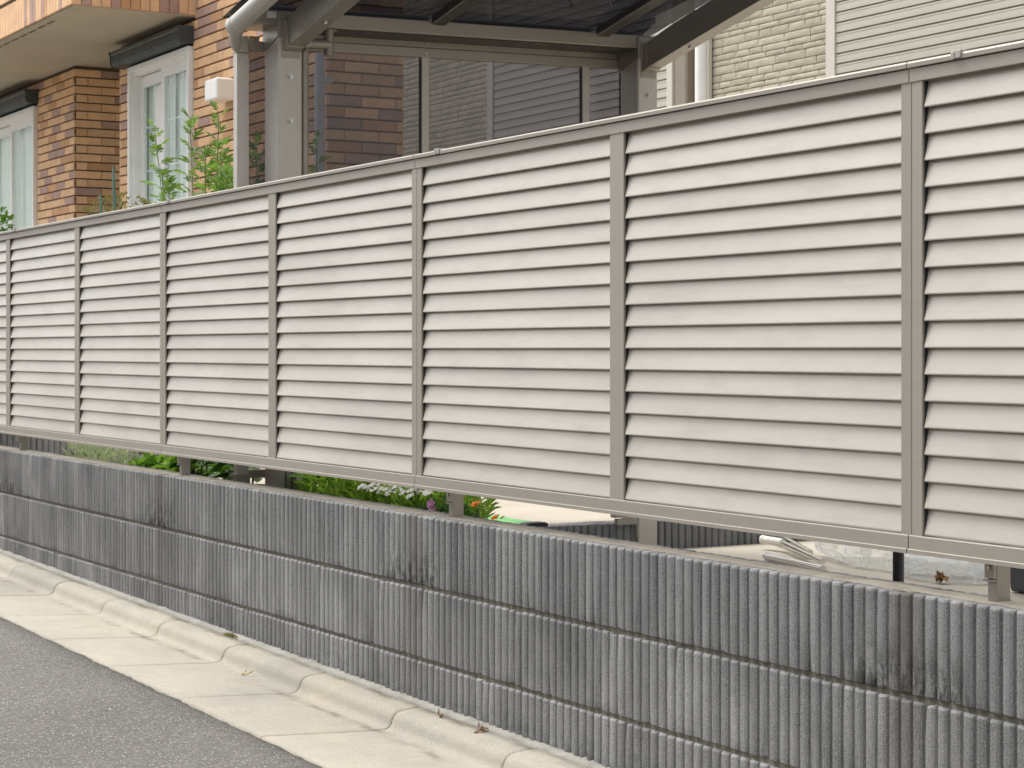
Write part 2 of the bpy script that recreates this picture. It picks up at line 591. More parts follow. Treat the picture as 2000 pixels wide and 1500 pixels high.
M['petal_orange'] = plain('orange_petal', (0.85, 0.25, 0.02), 0.7, var=0.2, nscale=60)
M['petal_yellow'] = plain('yellow_petal', (0.75, 0.70, 0.25), 0.7, var=0.1)


def tinted(name, c, gloss=1.0, haze=0.0, hazec=(0.2, 0.19, 0.18)):
    """smoked sheet: what lies behind shows through, with a clear-coat reflection"""
    t = NT(name)
    t.n.remove(t.bsdf)
    tr = t.n.new('ShaderNodeBsdfTransparent')
    tr.inputs['Color'].default_value = (*c, 1)
    gl = t.n.new('ShaderNodeBsdfGlossy')
    gl.inputs['Roughness'].default_value = 0.03
    fr = t.n.new('ShaderNodeFresnel')
    fr.inputs['IOR'].default_value = 1.45
    m1 = t.n.new('ShaderNodeMixShader')
    ge = t.n.new('ShaderNodeNewGeometry')
    front = t.math('SUBTRACT', 1.0, ge.outputs['Backfacing'])
    fac = t.math('MULTIPLY', t.math('MULTIPLY', fr.outputs[0], gloss), front)
    t.l.new(fac, m1.inputs[0])
    t.l.new(tr.outputs[0], m1.inputs[1])
    t.l.new(gl.outputs[0], m1.inputs[2])
    if haze:
        df = t.n.new('ShaderNodeBsdfDiffuse')
        df.inputs['Color'].default_value = (*hazec, 1)
        m2 = t.n.new('ShaderNodeMixShader')
        t.l.new(t.math('MULTIPLY', front, haze), m2.inputs[0])
        t.l.new(m1.outputs[0], m2.inputs[1])
        t.l.new(df.outputs[0], m2.inputs[2])
        t.l.new(m2.outputs[0], t.out.inputs['Surface'])
    else:
        t.l.new(m1.outputs[0], t.out.inputs['Surface'])
    return t.mat


M['side_panel'] = tinted('smoked_side_panel', (0.50, 0.49, 0.505), 1.0, 0.26, (0.20, 0.20, 0.215))
M['roof_panel'] = tinted('smoked_roof_panel', (0.21, 0.21, 0.23), 0.6, 0.14, (0.10, 0.10, 0.12))
M['window_glass'] = tinted('window_glass', (0.955, 1.0, 0.98), 0.9)


def plastic_film():
    t = NT('clear_plastic_film')
    t.set('Base Color', (0.90, 0.91, 0.91, 1))
    t.set('Roughness', 0.10)
    t.set('Specular IOR Level', 0.9)
    crease = t.noise(4.5, 3, 0.5, dist=1.2)
    t.bump(crease, 0.6, 0.03)
    tr = t.n.new('ShaderNodeBsdfTransparent')
    tr.inputs['Color'].default_value = (0.97, 0.98, 0.98, 1)
    tl = t.n.new('ShaderNodeBsdfTranslucent')
    tl.inputs['Color'].default_value = (0.9, 0.9, 0.9, 1)
    m1 = t.n.new('ShaderNodeMixShader')
    m1.inputs[0].default_value = 0.45
    t.l.new(t.bsdf.outputs[0], m1.inputs[1])
    t.l.new(tl.outputs[0], m1.inputs[2])
    mx = t.n.new('ShaderNodeMixShader')
    t.l.new(t.ramp(crease, [(0.40, 0.86), (0.50, 0.62), (0.56, 0.30), (0.62, 0.70), (0.75, 0.80)]), mx.inputs[0])
    t.l.new(m1.outputs[0], mx.inputs[1])
    t.l.new(tr.outputs[0], mx.inputs[2])
    t.l.new(mx.outputs[0], t.out.inputs['Surface'])
    return t.mat


M['film'] = plastic_film()


# ------------------------------------------------------------ ground
def zk(x):                      # kerb top, falling gently to the right
    return 0.070 - 0.0117 * x


g = MB()
g.add([(-300, -300, -1.2), (300, -300, -1.2), (300, 300, -1.2), (-300, 300, -1.2)], [(0, 1, 2, 3)])
struct(g.build('ground', plain('bare_ground', (0.18, 0.16, 0.12), 0.95, var=0.2, nscale=0.5)))

rd = MB()
xs = [-40 + 2.0 * i for i in range(16)] + [-9.9 + 0.03 * i for i in range(440)] + [3.4 + 2.0 * i for i in range(14)]
vv, ff = [], []
for i, x in enumerate(xs):
    e = -0.491 + 0.008 * noise.noise((x * 7, 0, 3)) + 0.007 * noise.noise((x * 27, 5, 3))
    zz = zk(x) - 0.036
    vv += [(x, e, zz - 0.012), (x, e - 0.006, zz), (x, -0.62, zz + 0.002), (x, -3.2, zz + 0.045), (x, -6.5, zz + 0.0)]
for i in range(len(xs) - 1):
    for k in range(4):
        a = i * 5 + k
        ff.append((a, a + 5, a + 6, a + 1))
rd.add(vv, ff, 0, True)
struct(rd.build('road', M['asphalt']))

fl = MB()
fl.box(-3.80, 14, 0.112, 16, -0.4, 0.245)
struct(fl.build('yard_floor', M['slab']))
fl = MB()
fl.box(-3.90, -26, 0.75, 16, -0.4, 0.362)
struct(fl.build('yard_slab', M['slab']))
fl = MB()
fl.add([(-8.2, 0.111, 0.45), (-2.5, 0.111, 0.45), (-2.5, 0.75, 0.45), (-8.2, 0.75, 0.45),
        (-8.2, 0.111, -0.3), (-2.5, 0.111, -0.3), (-2.5, 0.75, -0.3), (-8.2, 0.75, -0.3)],
       [(0, 1, 2, 3), (1, 5, 6, 2), (2, 6, 7, 3), (3, 7, 4, 0)])
struct(fl.build('garden_bed', M['soil']))

# ------------------------------------------------------------ kerb and gutter blocks
bed = MB()
bed.hexa([(-10, -0.485, zk(-10) - 0.16), (4.5, -0.485, zk(4.5) - 0.16), (4.5, -0.02, zk(4.5) - 0.16), (-10, -0.02, zk(-10) - 0.16),
          (-10, -0.485, zk(-10) - 0.075), (4.5, -0.485, zk(4.5) - 0.075), (4.5, -0.02, zk(4.5) - 0.06), (-10, -0.02, zk(-10) - 0.06)])
gut = struct(bed.build('kerb_gutter', M['mortar']))
gp = [(-0.022, 0.0), (-0.055, -0.0012), (-0.082, -0.0035), (-0.096, -0.0075), (-0.106, -0.015), (-0.112, -0.026),
      (-0.1155, -0.036), (-0.121, -0.0445), (-0.130, -0.0495), (-0.144, -0.0510), (-0.165, -0.0505), (-0.30, -0.0435), (-0.478, -0.0345),
      (-0.487, -0.037)]
GL = 0.5955


def gutter_mesh(seed):
    m = MB()
    lows = [(-0.487, -0.10), (-0.022, -0.10)]
    stations = [(0, 0.0042), (0.003, 0.0012), (0.009, 0)] + [(0.009 + (GL - 0.018) * q / 20, 0) for q in range(1, 20)] + [(GL - 0.009, 0), (GL - 0.003, 0.0012), (GL, 0.0042)]
    n = len(gp) + 2
    vv_, ff_ = [], []
    for x, ins in stations:
        for (y, z) in gp:
            k = 1.0
            n1 = noise.noise((x * 16 + seed * 11, y * 20, seed))
            n2 = noise.noise((x * 50 + seed * 5, y * 45, seed * 2))
            vv_.append((x, y + ins * (0.8 if -0.125 < y < -0.09 else 0.0) + 0.0009 * n1, z - ins + 0.0010 * n1 + 0.0005 * n2))
        for p in lows:
            vv_.append((x, *p))
    for i in range(len(stations) - 1):
        for k in range(n):
            ff_.append((i * n + k, i * n + (k + 1) % n, (i + 1) * n + (k + 1) % n, (i + 1) * n + k))
    m.add(vv_, ff_, 0, True)
    m.add(vv_, [list(range(n)), [len(vv_) - n + k for k in range(n)][::-1]], 0)
    me = m.mesh('gutter_block', M['gutter'])
    import bmesh
    bm = bmesh.new()
    bm.from_mesh(me)
    bmesh.ops.recalc_face_normals(bm, faces=bm.faces)
    bm.to_mesh(me)
    bm.free()
    return me


gms = [gutter_mesh(q) for q in range(5)]
for k in range(-14, 11):
    x = -1.920 + 0.6 * k
    o = link('gutter_block', random.choice(gms), gut, (x, random.uniform(-.0015, .0015), zk(x) + random.uniform(-.0012, .0012)))
    o.rotation_euler = (0, math.atan(0.0117), 0)

# ------------------------------------------------------------ ribbed block walls
RP = 1 / 30


def block_mesh(nr=12, thick=0.118, h=0.188, name='block', seed=0):
    pr = []
    for i in range(nr):
        c = (i + 0.5) * RP
        for du, dy in ((-0.0166, 0.0100), (-0.0146, 0.0092), (-0.0130, 0.0036), (-0.0098, 0.0008), (-0.003, 0.0),
                       (0.0055, 0.0006), (0.0112, 0.0034), (0.0146, 0.0092)):
            pr.append((c + du, dy))
    pr[0] = (0.0012, pr[0][1])
    pr.append((nr * RP - 0.0012, 0.0105))
    back = [(x, thick - y) for x, y in pr[::-1]]
    loop = pr + back
    n = len(loop)
    m = MB()
    vv_, ff_ = [], []
    half = thick / 2
    for z, ins in ((0, 0.0035), (0.0035, 0), (h * .33, 0), (h * .66, 0), (h - 0.005, 0), (h - 0.0012, 0.0018), (h, 0.0055)):
        for (x, y) in loop:
            s_ = 1 if y < half else -1
            w1 = noise.noise((x * 60 + seed * 13, y * 30, z * 9 + seed))
            w2 = max(0, noise.noise((x * 38 + seed * 7, seed * 3.1, z * 22 + (5 if y < half else 9))) - 0.22)
            end = 1.0 if z > h - 0.006 or z < 0.004 else 0.0
            vv_.append((x, y + (ins + 0.0006 * w1 + end * 0.008 * w2) * s_, z + end * (0.0009 * w1 - (0.010 * w2 if z > h / 2 else -0.010 * w2))))
    for i in range(6):
        for k in range(n):
            ff_.append((i * n + k, i * n + (k + 1) % n, (i + 1) * n + (k + 1) % n, (i + 1) * n + k))
    # caps as strips between front and back
    nf = len(pr)
    for base in (0, 6 * n):
        for k in range(nf - 1):
            a, b = base + k, base + k + 1
            c_, d_ = base + n - 1 - (k + 1), base + n - 1 - k
            ff_.append((a, b, c_, d_) if base else (a, d_, c_, b))
    m.add(vv_, ff_)
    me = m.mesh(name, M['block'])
    import bmesh
    bm = bmesh.new()
    bm.from_mesh(me)
    bmesh.ops.recalc_face_normals(bm, faces=bm.faces)
    bm.to_mesh(me)
    bm.free()
    return me


bmes = [block_mesh(seed=q) for q in range(6)]
wall = thing('block_wall', 'long low grey wall of vertically ribbed concrete blocks below the louvred fence', 'wall', (-1, 0.06, 0))
core = MB()
core.box(-9.4, 3.6, 0.0115, 0.1065, -0.15, 0.590)
core.build('mortar_core', M['mortar'], wall)
tops = [0.600, 0.402, 0.204]
for ci, zt in enumerate(tops):
    off = 0.0 if ci % 2 == 0 else 0.2
    k = 0
    x = -9.4 - off
    while x < 3.5:
        o = link('block', random.choice(bmes), wall, (x, random.uniform(-.0008, .0008), zt - 0.188))
        x += 0.4
# sandy bedding left on top of the wall
tp = MB()
vv, ff = [], []
nx = 520
for i in range(nx + 1):
    x = -9.4 + 13.0 * i / nx
    a = 0.030 + 0.007 * noise.noise((x * 14, 1, 0)) + 0.005 * noise.noise((x * 40, 2, 0))
    b = 0.087 + 0.006 * noise.noise((x * 14, 5, 0)) + 0.004 * noise.noise((x * 40, 6, 0))
    h1 = 0.6012 + 0.0012 * noise.noise((x * 20, 9, 0))
    vv += [(x, a - 0.004, 0.5985), (x, a + 0.003, h1), (x, 0.06, h1 + 0.001), (x, b - 0.003, h1), (x, b + 0.004, 0.5985)]
for i in range(nx):
    for k in range(4):
        q = i * 5 + k
        ff.append((q, q + 5, q + 6, q + 1))
tp.add(vv, ff, 0, True)
tp.build('mortar_top', M['cap_mortar'], wall)
# rough mortar fillet where the wall meets the kerb
fm = MB()
vv, ff = [], []
nx = 1600
for i in range(nx + 1):
    x = -9.4 + 13.0 * i / nx
    z0 = zk(x)
    n1 = noise.noise((x * 11, 3, 0))
    n2 = noise.noise((x * 55, 4, 0))
    n3 = noise.noise((x * 27, 7, 0))
    topz = z0 + 0.0075 + 0.004 * n1 + 0.0045 * n2
    fy = -0.024 - 0.003 * n3 - 0.003 * noise.noise((x * 70, 9, 0))
    vv += [(x, 0.012, topz + 0.003), (x, 0.0005, topz), (x, fy * 0.55, z0 + 0.009 + 0.003 * n2), (x, fy, z0 + 0.004), (x, fy - 0.001, z0 - 0.006)]
for i in range(nx):
    for k in range(4):
        q = i * 5 + k
        ff.append((q, q + 5, q + 6, q + 1))
fm.add(vv, ff, 0, True)
fm.build('mortar_fillet', M['fillet'], wall)

# dividing wall further down the plot, at a right angle to the street
pale = mortar_mat('pale_block', (0.42, 0.42, 0.425), 420)  # block colour lightened to make up for the shade on this wall
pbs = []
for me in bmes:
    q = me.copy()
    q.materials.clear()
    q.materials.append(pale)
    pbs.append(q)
bw = thing('boundary_wall', 'ribbed grey block wall standing crosswise behind the fence beside the silvery plant', 'wall', (-8.0, 1.3, 0.3))
c2 = MB()
c2.box(-8.106, -8.012, 0.13, 5.3, 0.2, 0.85)
c2.build('mortar_core', M['mortar'], bw)
for ci, zt in enumerate((0.458, 0.656, 0.854)):
    y = 0.125 - (0.2 if ci % 2 else 0)
    while y < 5.0:
        if y > 0.1:
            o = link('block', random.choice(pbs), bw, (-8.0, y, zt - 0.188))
            o.rotation_euler = (0, 0, R(90))
        y += 0.4
rw = thing('retaining_wall', 'very low ribbed block edging that holds the yard slab beside the far carport post', 'wall', (-3.85, 2.5, 0.2))
c2 = MB()
c2.box(-3.905, -3.812, 0.86, 5.0, 0.0, 0.352)
c2.build('mortar_core', M['mortar'], rw)
y = 0.86
while y < 4.8:
    o = link('block', random.choice(bmes), rw, (-3.80, y, 0.362 - 0.188))
    o.rotation_euler = (0, 0, R(90))
    y += 0.4

# ------------------------------------------------------------ louvre fence
fence = thing('louvre_fence', 'taupe grey aluminium fence of tilted horizontal louvres on the ribbed block wall', 'fence', (-2, 0.06, 0.6))
NB0, NB1 = -9, 2
PITCH = 0.0492


def slat_mesh(L):
    # thin tilted blade, lower edge to the street, with a small return lip
    m = MB()
    prof = [(0.0060, 0.0000), (0.0058, 0.0022), (0.0062, 0.0040), (0.0198, 0.0590), (0.0201, 0.0600), (0.0215, 0.0598),
            (0.0086, 0.0045), (0.0130, 0.0020), (0.0130, 0.0004)]
    m.prism(prof, 0, L)
    import bmesh
    me = m.mesh('slat', M['slat'])
    bm = bmesh.new()
    bm.from_mesh(me)
    bmesh.ops.recalc_face_normals(bm, faces=bm.faces)
    bm.to_mesh(me)
    bm.free()
    return me


SL = 1.0 - 0.058 - 0.006
sme = slat_mesh(SL)
for b in range(NB0, NB1):
    for i in range(17):
        o = link('slat', sme, fence, (b + 0.029 + 0.003, random.uniform(-.0004, .0004), 0.711 + PITCH * (16 - i) + random.uniform(-.0003, .0003)))
# stiles: double at each panel joint (even metres), single in between
ms = MB()
ms.box(-0.029, 0.029, 0.003, 0.036, 0.7075, 1.5485)
mi_ = ms.mesh('stile', M['rail'])
md = MB()
md.box(-0.029, -0.0007, 0.003, 0.036, 0.7075, 1.5485)
mdj = md.mesh('stile', M['rail'])
md = MB()
md.box(0.0007, 0.029, 0.003, 0.036, 0.7075, 1.5485)
mdk = md.mesh('stile', M['rail'])
for b in range(NB0, NB1 + 1):
    if b % 2 == 0:
        for me in (mdj, mdk):
            bevel(link('stile', me, fence, (b, 0, 0)), 0.0012)
    else:
        bevel(link('stile', mi_, fence, (b, 0, 0)), 0.0012)


shade_strip = MB()  # black strip standing in for the shade beside the slat ends
shade_strip.box(0.0292, 0.0306, 0.0085, 0.0355, 0.712, 1.546)
shade_strip_me = shade_strip.mesh('edge_strip', M['black'])
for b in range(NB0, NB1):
    link('edge_strip', shade_strip_me, fence, (b, 0, 0))


def rail_top(x0, x1):
    m = MB()
    m.prism([(0.0005, 1.5477), (0.0005, 1.5712), (0.003, 1.5722), (0.040, 1.5722), (0.040, 1.5477)], x0, x1)
    o = m.build('top_rail', M['rail'], fence)
    c_ = MB()
    c_.prism([(-0.0055, 1.5735), (-0.0060, 1.5810), (-0.0035, 1.5845), (0.002, 1.5855), (0.045, 1.5855), (0.047, 1.5835), (0.047, 1.5735)], x0, x1)
    c_.build('cap', M['rail'], o)


def rail_bot(x0, x1):
    m = MB()
    m.prism([(0.0005, 0.6835), (0.0005, 0.7070), (0.0015, 0.7086), (0.040, 0.7086), (0.040, 0.6835)], x0, x1)
    o = m.build('bottom_rail', M['rail'], fence)
    c_ = MB()
    c_.prism([(-0.0035, 0.6745), (-0.0035, 0.6822), (-0.0022, 0.6832), (0.040, 0.6832), (0.040, 0.6745)], x0, x1)
    c_.build('drip_edge', M['rail'], o)


for b in range(-10, NB1 + 1, 2):
    rail_top(b + 0.0015 - 0.004, b + 2 - 0.0015 - 0.004)
    rail_bot(b + 0.0015 - 0.006, b + 2 - 0.0015 - 0.006)
    # joint sleeve showing in the gap
    m = MB()
    m.box(b - 0.02, b + 0.02, 0.003, 0.037, 1.549, 1.5835)
    m.box(b - 0.02, b + 0.02, 0.003, 0.037, 0.676, 0.707)
    m.build('joint_sleeve', M['clip'], fence)
for px in (-8.01, -5.962, -3.932, -1.883, 0.165, 2.20):
    m = MB()
    m.box(px - 0.0115, px + 0.0115, 0.046, 0.080, 0.590, 1.55)
    o = bevel(m.build('post', M['rail'], fence), 0.002)
    m = MB()
    m.box(px - 0.0125, px + 0.0105, 0.0395, 0.0465, 0.643, 0.6755)
    m.box(px - 0.0125, px + 0.0105, 0.036, 0.0455, 0.638, 0.641)
    m.build('bracket', M['rail'], o)
    m = MB()
    m.tube([(px - 0.001, 0.0365, 0.662), (px - 0.001, 0.041, 0.662)], 0.0042, 10)
    m.build('screw', M['screw'], o)
for px in (-5.86, -3.915, -1.862, 0.13):
    m = MB()
    m.box(px - 0.012, px + 0.012, -0.009, 0.049, 1.5745, 1.589)
    m.box(px - 0.012, px - 0.003, -0.0105, -0.0085, 1.573, 1.586)
    bevel(m.build('cap_clip', M['clip'], fence), 0.0015)

# ------------------------------------------------------------ carport
CY = 0.022                       # the roof falls slightly towards the street


def zr(x, y):                    # underside of the roof sheets
    return 2.312 + 0.20 * (x + 3.775) + CY * (y - 1.0)


cp = thing('carport', 'taupe aluminium carport with smoked roof and side screen rising behind the fence', 'carport', (-3.85, 1.1, 0.3))
for (y0, y1) in ((0.360, 0.451), (1.913, 2.004)):
    zt = 2.225 + CY * (y0 - .4)
    m = MB()
    m.box(-3.905, -3.775, y0, y1, 0.0, zt)
    po = bevel(m.build('post', M['carport_lit'], cp), 0.004, 3)
    m = MB()                     # groove strip on the street corner
    m.box(-3.7865, -3.7795, y0 - 0.0022, y0 + 0.001, 0.3, zt - 0.02)
    m.build('corner_strip', M['verge'], po)
    m = MB()                     # cap casting over the post head
    m.hexa([(-3.912, y0 - 0.006, zt - 0.085), (-3.768, y0 - 0.006, zt - 0.045), (-3.768, y1 + 0.004, zt - 0.045), (-3.912, y1 + 0.004, zt - 0.085),
            (-3.912, y0 - 0.006, zt + 0.02), (-3.768, y0 - 0.006, zt + 0.045), (-3.768, y1 + 0.004, zt + 0.045), (-3.912, y1 + 0.004, zt + 0.02)])
    bevel(m.build('post_cap', M['carport'], po), 0.004, 2)
    m = MB()                     # shoe that carries the beam
    zb = 2.140 + CY * (y0 - .36)
    m.box(-3.7755, -3.7715, y0 + 0.010, y1 - 0.008, zb - 0.035, zb + 0.06)
    m.hexa([(-3.772, y0 + 0.014, zb - 0.012), (-3.742, y0 + 0.022, zb + 0.001), (-3.742, y1 - 0.006, zb + 0.001), (-3.772, y1 - 0.006, zb - 0.012),
            (-3.772, y0 + 0.014, zb + 0.10), (-3.758, y0 + 0.022, zb + 0.105), (-3.758, y1 - 0.006, zb + 0.105), (-3.772, y1 - 0.006, zb + 0.10)])
    bevel(m.build('beam_shoe', M['carport'], po), 0.002, 2)
    for zb2 in ((2.037, 1.878) if y0 < 1 else (2.071, 1.91)):
        m = MB()
        m.tube([(-3.7752, y0 + 0.045, zb2), (-3.7705, y0 + 0.045, zb2)], 0.0105, 14)
        m.tube([(-3.7708, y0 + 0.045, zb2), (-3.7640, y0 + 0.045, zb2)], [0.0078, 0.0066], 6, smooth=False)
        m.build('bolt', M['screw'], po)
    # main beam climbing away from the post
    m = MB()
    ya, yb = y0 + 0.026, y0 + 0.091
    secs = []
    for i in range(15):
        x = -3.757 + i * 0.16
        zl = zb + 0.002 + 0.205 * (x + 3.757) + 0.004 * math.sin(i * 0.4)
        hh = 0.100 + min(0.012, i * 0.012)
        xs0 = x - (0.012 if i == 0 else 0)
        secs.append([(x, ya, zl), (x, yb, zl), (xs0, yb, zl + hh), (xs0, ya, zl + hh)])
    vv = [p for s_ in secs for p in s_]
    ff = [(0, 1, 2, 3), tuple(len(vv) - 4 + k for k in (3, 2, 1, 0))]
    for i in range(len(secs) - 1):
        for k in range(4):
            ff.append((i * 4 + k, (i + 1) * 4 + k, (i + 1) * 4 + (k + 1) % 4, i * 4 + (k + 1) % 4))
    m.add(vv, ff)
    bo = bevel(m.build('main_beam', M['carport'], cp), 0.003, 2)
    m = MB()
    xx = -3.50
    zl = zb + 0.002 + 0.205 * (xx + 3.757)
    m.tube([(xx, (ya + yb) / 2, zl + .004), (xx, (ya + yb) / 2, zl - 0.005)], 0.008, 10)
    m.build('screw_cap', M['screw'], bo)
# eave beam between the posts
m = MB()


def ebeam(x0, x1, z0, z1, y0, y1):
    d = CY
    return [(x0, y0, z0 + d * y0), (x1, y0, z0 + d * y0), (x1, y1, z0 + d * y1), (x0, y1, z0 + d * y1),
            (x0, y0, z1 + d * y0), (x1, y0, z1 + d * y0), (x1, y1, z1 + d * y1), (x0, y1, z1 + d * y1)]


m.hexa(ebeam(-3.955, -3.778, 2.2145, 2.2665, 0.25, 1.99))
eb = bevel(m.build('eave_beam', M['carport'], cp), 0.003)
m = MB()
m.hexa(ebeam(-3.92, -3.785, 2.2085, 2.2135, 0.46, 1.90))
m.build('soffit_strip', M['carport_dark'], eb)
m = MB()
m.box(-3.7778, -3.7770, 0.315, 0.352, 2.244, 2.268)
m.build('sticker', M['tape'], eb)
# gutter along the low edge, round front verge
m = MB()
m.hexa(ebeam(-4.06, -3.957, 2.23, 2.32, 0.40, 1.99))
bevel(m.build('gutter', M['carport'], cp), 0.02, 4)
m = MB()
vp = [(-3.785 + 0.1 * i, 0.205, 2.241 + 0.20 * (-3.785 + 0.1 * i + 3.65)) for i in range(22)]
m.tube(vp, 0.0335, 20)
vg = m.build('verge_trim', M['verge'], cp)
m = MB()
m.tube([(-3.815, 0.205, 2.241 + 0.2 * (-3.815 + 3.65)), (-3.778, 0.205, 2.241 + 0.2 * (-3.778 + 3.65))], 0.0350, 20)
m.build('end_cap', M['verge'], vg)
m = MB()
m.tube([(-3.800, 0.212, 2.212), (-3.845, 0.222, 2.196), (-3.895, 0.240, 2.178), (-3.935, 0.262, 2.150)], [0.026, 0.025, 0.022, 0.016], 14)
m.build('elbow', M['verge'], vg)
for yc in (0.275, 1.013, 1.7465):
    m = MB()
    p = []
    for x in (-3.79, -1.70):
        z = zr(x, yc) - 0.001
        p += [(x, yc - 0.024, z - 0.037), (x, yc + 0.024, z - 0.037), (x, yc + 0.024, z), (x, yc - 0.024, z)]
    m.add(p, [(0, 1, 2, 3), (7, 6, 5, 4), (0, 4, 5, 1), (1, 5, 6, 2), (2, 6, 7, 3), (3, 7, 4, 0)])
    ro = m.build('rafter', M['carport_dark'], cp)
    m = MB()
    p = []
    for x in (-3.79, -1.70):
        z = zr(x, yc) - 0.037
        p += [(x, yc - 0.0275, z), (x, yc - 0.0235, z), (x, yc - 0.0235, z + 0.006), (x, yc - 0.0275, z + 0.006)]
    m.add(p, [(0, 1, 2, 3), (7, 6, 5, 4), (0, 4, 5, 1), (1, 5, 6, 2), (2, 6, 7, 3), (3, 7, 4, 0)])
    m.build('edge_strip', M['rail'], ro)
ys = (0.21, 1.013, 1.7465, 2.02)
for a, b in zip(ys[:-1], ys[1:]):
    m = MB()
    p = []
    for dz in (0.0, 0.004):
        p += [(-3.95, a + .004, zr(-3.95, a) + dz), (-1.70, a + .004, zr(-1.70, a) + dz), (-1.70, b - .004, zr(-1.70, b) + dz), (-3.95, b - .004, zr(-3.95, b) + dz)]
    m.hexa(p)
    m.build('roof_sheet', M['roof_panel'], cp)
# side screen: stiles, rails, smoked sheets
XS = -3.92
stl = [(0.258, 0.304), (1.015, 1.046), (1.741, 1.775)]
for i, (a, b) in enumerate(stl):
    m = MB()
    zt = 2.182 if i == 0 else 2.170 + CY * (a - .8)
    if i == 0:
        pr = [(a, 0.42), (b, 0.42), (b, zt + 0.012), (b - 0.010, zt + 0.0145), (a + 0.016, zt + 0.010), (a + 0.006, zt + 0.002), (a + 0.001, zt - 0.010), (a, zt - 0.022)]
        m.prism(pr, XS - 0.034, XS)
    else:
        m.box(XS - 0.030, XS, a, b, 0.42, zt)
    so = bevel(m.build('screen_stile', M['carport_lit'], cp), 0.0025, 2)
    if i == 0:
        m = MB()
        m.box(XS - 0.036, XS + 0.0012, a - 0.0012, b + 0.0004, 2.133, 2.1355)
        m.build('cap_seam', M['carport_dark'], so)
        m = MB()
        m.tube([(XS - .001, b - 0.012, 2.119), (XS + 0.003, b - 0.012, 2.119)], 0.006, 10)
        m.build('screw', M['screw'], so)
for (z0, z1, dx, d2) in ((2.150, 2.185, 0.004, 0.0), (2.1865, 2.2105, 0.0, 0.0)):
    m = MB()
    m.hexa(ebeam(XS - 0.030, XS + dx, z0, z1, 0.452, 1.93))
    ro = bevel(m.build('screen_rail', M['carport'], cp), 0.0015)
m = MB()
m.hexa(ebeam(XS - 0.02, XS + 0.0025, 2.1855, 2.1861, 0.452, 1.93))
m.build('rail_seam', M['carport_dark'], cp)
for yy in (1.03, 1.757):
    for zz in (2.165, 2.202):
        m = MB()
        z = zz + CY * yy
        m.tube([(XS + 0.0038 if zz < 2.18 else XS, yy, z), (XS + 0.0075, yy, z)], 0.0042, 8)
        m.build('screw', M['screw'], cp)
m = MB()
m.box(XS - 0.006, XS + 0.016, 0.304, 0.358, 2.143, 2.178)
m.box(XS + 0.012, XS + 0.015, 0.300, 0.340, 2.165, 2.195)
bk = bevel(m.build('screen_bracket', M['carport'], cp), 0.0015)
for yy, zz in ((0.310, 2.181), (0.330, 2.181)):
    m = MB()
    m.tube([(XS + 0.015, yy, zz), (XS + 0.021, yy, zz)], 0.006, 10)
    m.build('screw', M['screw'], bk)
# lower screen rail pieces seen below the fence
m = MB()
m.box(XS - 0.030, XS + 0.004, 0.306, 0.372, 0.632, 0.662)
m.box(XS - 0.030, XS + 0.002, 0.306, 0.372, 0.585, 0.612)
m.box(XS - 0.034, XS + 0.006, 0.254, 0.308, 0.56, 0.600)
lr = bevel(m.build('lower_bracket', M['carport'], cp), 0.002)
m = MB()
m.tube([(XS + 0.003, 0.330, 0.647), (XS + 0.0052, 0.330, 0.647)], 0.003, 8)
m.build('screw_hole', M['black'], lr)
m = MB()
m.hexa(ebeam(XS - 0.030, XS, 0.624, 0.672, 0.515, 1.93))
bevel(m.build('screen_bottom_rail', M['carport'], cp), 0.002)
m = MB()
m.box(-3.80, -3.765, 1.795, 1.885, 0.385, 0.43)
m.box(-3.795, -3.77, 1.81, 1.90, 0.355, 0.38)
bevel(m.build('far_bracket', M['carport'], cp), 0.002)
for (a, b) in ((0.304, 1.015), (1.046, 1.741), (1.775, 1.93)):
    m = MB()
    m.box(XS - 0.018, XS - 0.014, a - 0.004, b + 0.004, 0.66, 2.17 + CY * a)
    m.build('screen_sheet', M['side_panel'], cp)
    m = MB()
    m.box(XS - 0.014, XS - 0.010, b - 0.006, b, 0.66, 2.16 + CY * a)
    m.build('sheet_gasket', M['black'], cp)
# rain pipe behind the near post
m = MB()
m.tube([(-3.80, 0.472, 0.30), (-3.80, 0.472, 2.14)], 0.0150, 14)
m.tube([(-3.80, 0.472, 2.135), (-3.80, 0.474, 2.158), (-3.80, 0.488, 2.168), (-3.80, 0.57, 2.170)], [0.0165, 0.018, 0.021, 0.021], 16)
m.tube([(-3.80, 0.568, 2.128), (-3.80, 0.568, 2.225)], 0.0190, 18)
m.tube([(-3.80, 0.568, 2.219), (-3.80, 0.568, 2.2225)], 0.030, 18)
m.tube([(-3.80, 0.472, 1.985), (-3.80, 0.472, 1.995)], 0.0172, 14)
m.build('rain_pipe', M['carport'], cp)
# short upright of the fence stay, standing in the bed
st = thing('stay_post', 'short taupe upright behind the block wall next to the near carport post', 'post', (-3.30, 0.20, 0.3))
m = MB()
m.box(-3.5485, -3.506, 0.248, 0.312, 0.3, 0.72)
bevel(m.build('upright', M['rail'], st), 0.002)
m = MB()
m.box(-3.507, -3.5035, 0.292, 0.295, 0.3, 0.72)
m.box(-3.507, -3.5045, 0.268, 0.2725, 0.3, 0.72)
m.build('groove', M['carport_dark'], st)

# ------------------------------------------------------------ house of brick tiles
CX, CYY, CZ, SN, CS, FF = 2.7925, -2.465, 1.052, 0.5003, 0.8659, 3852


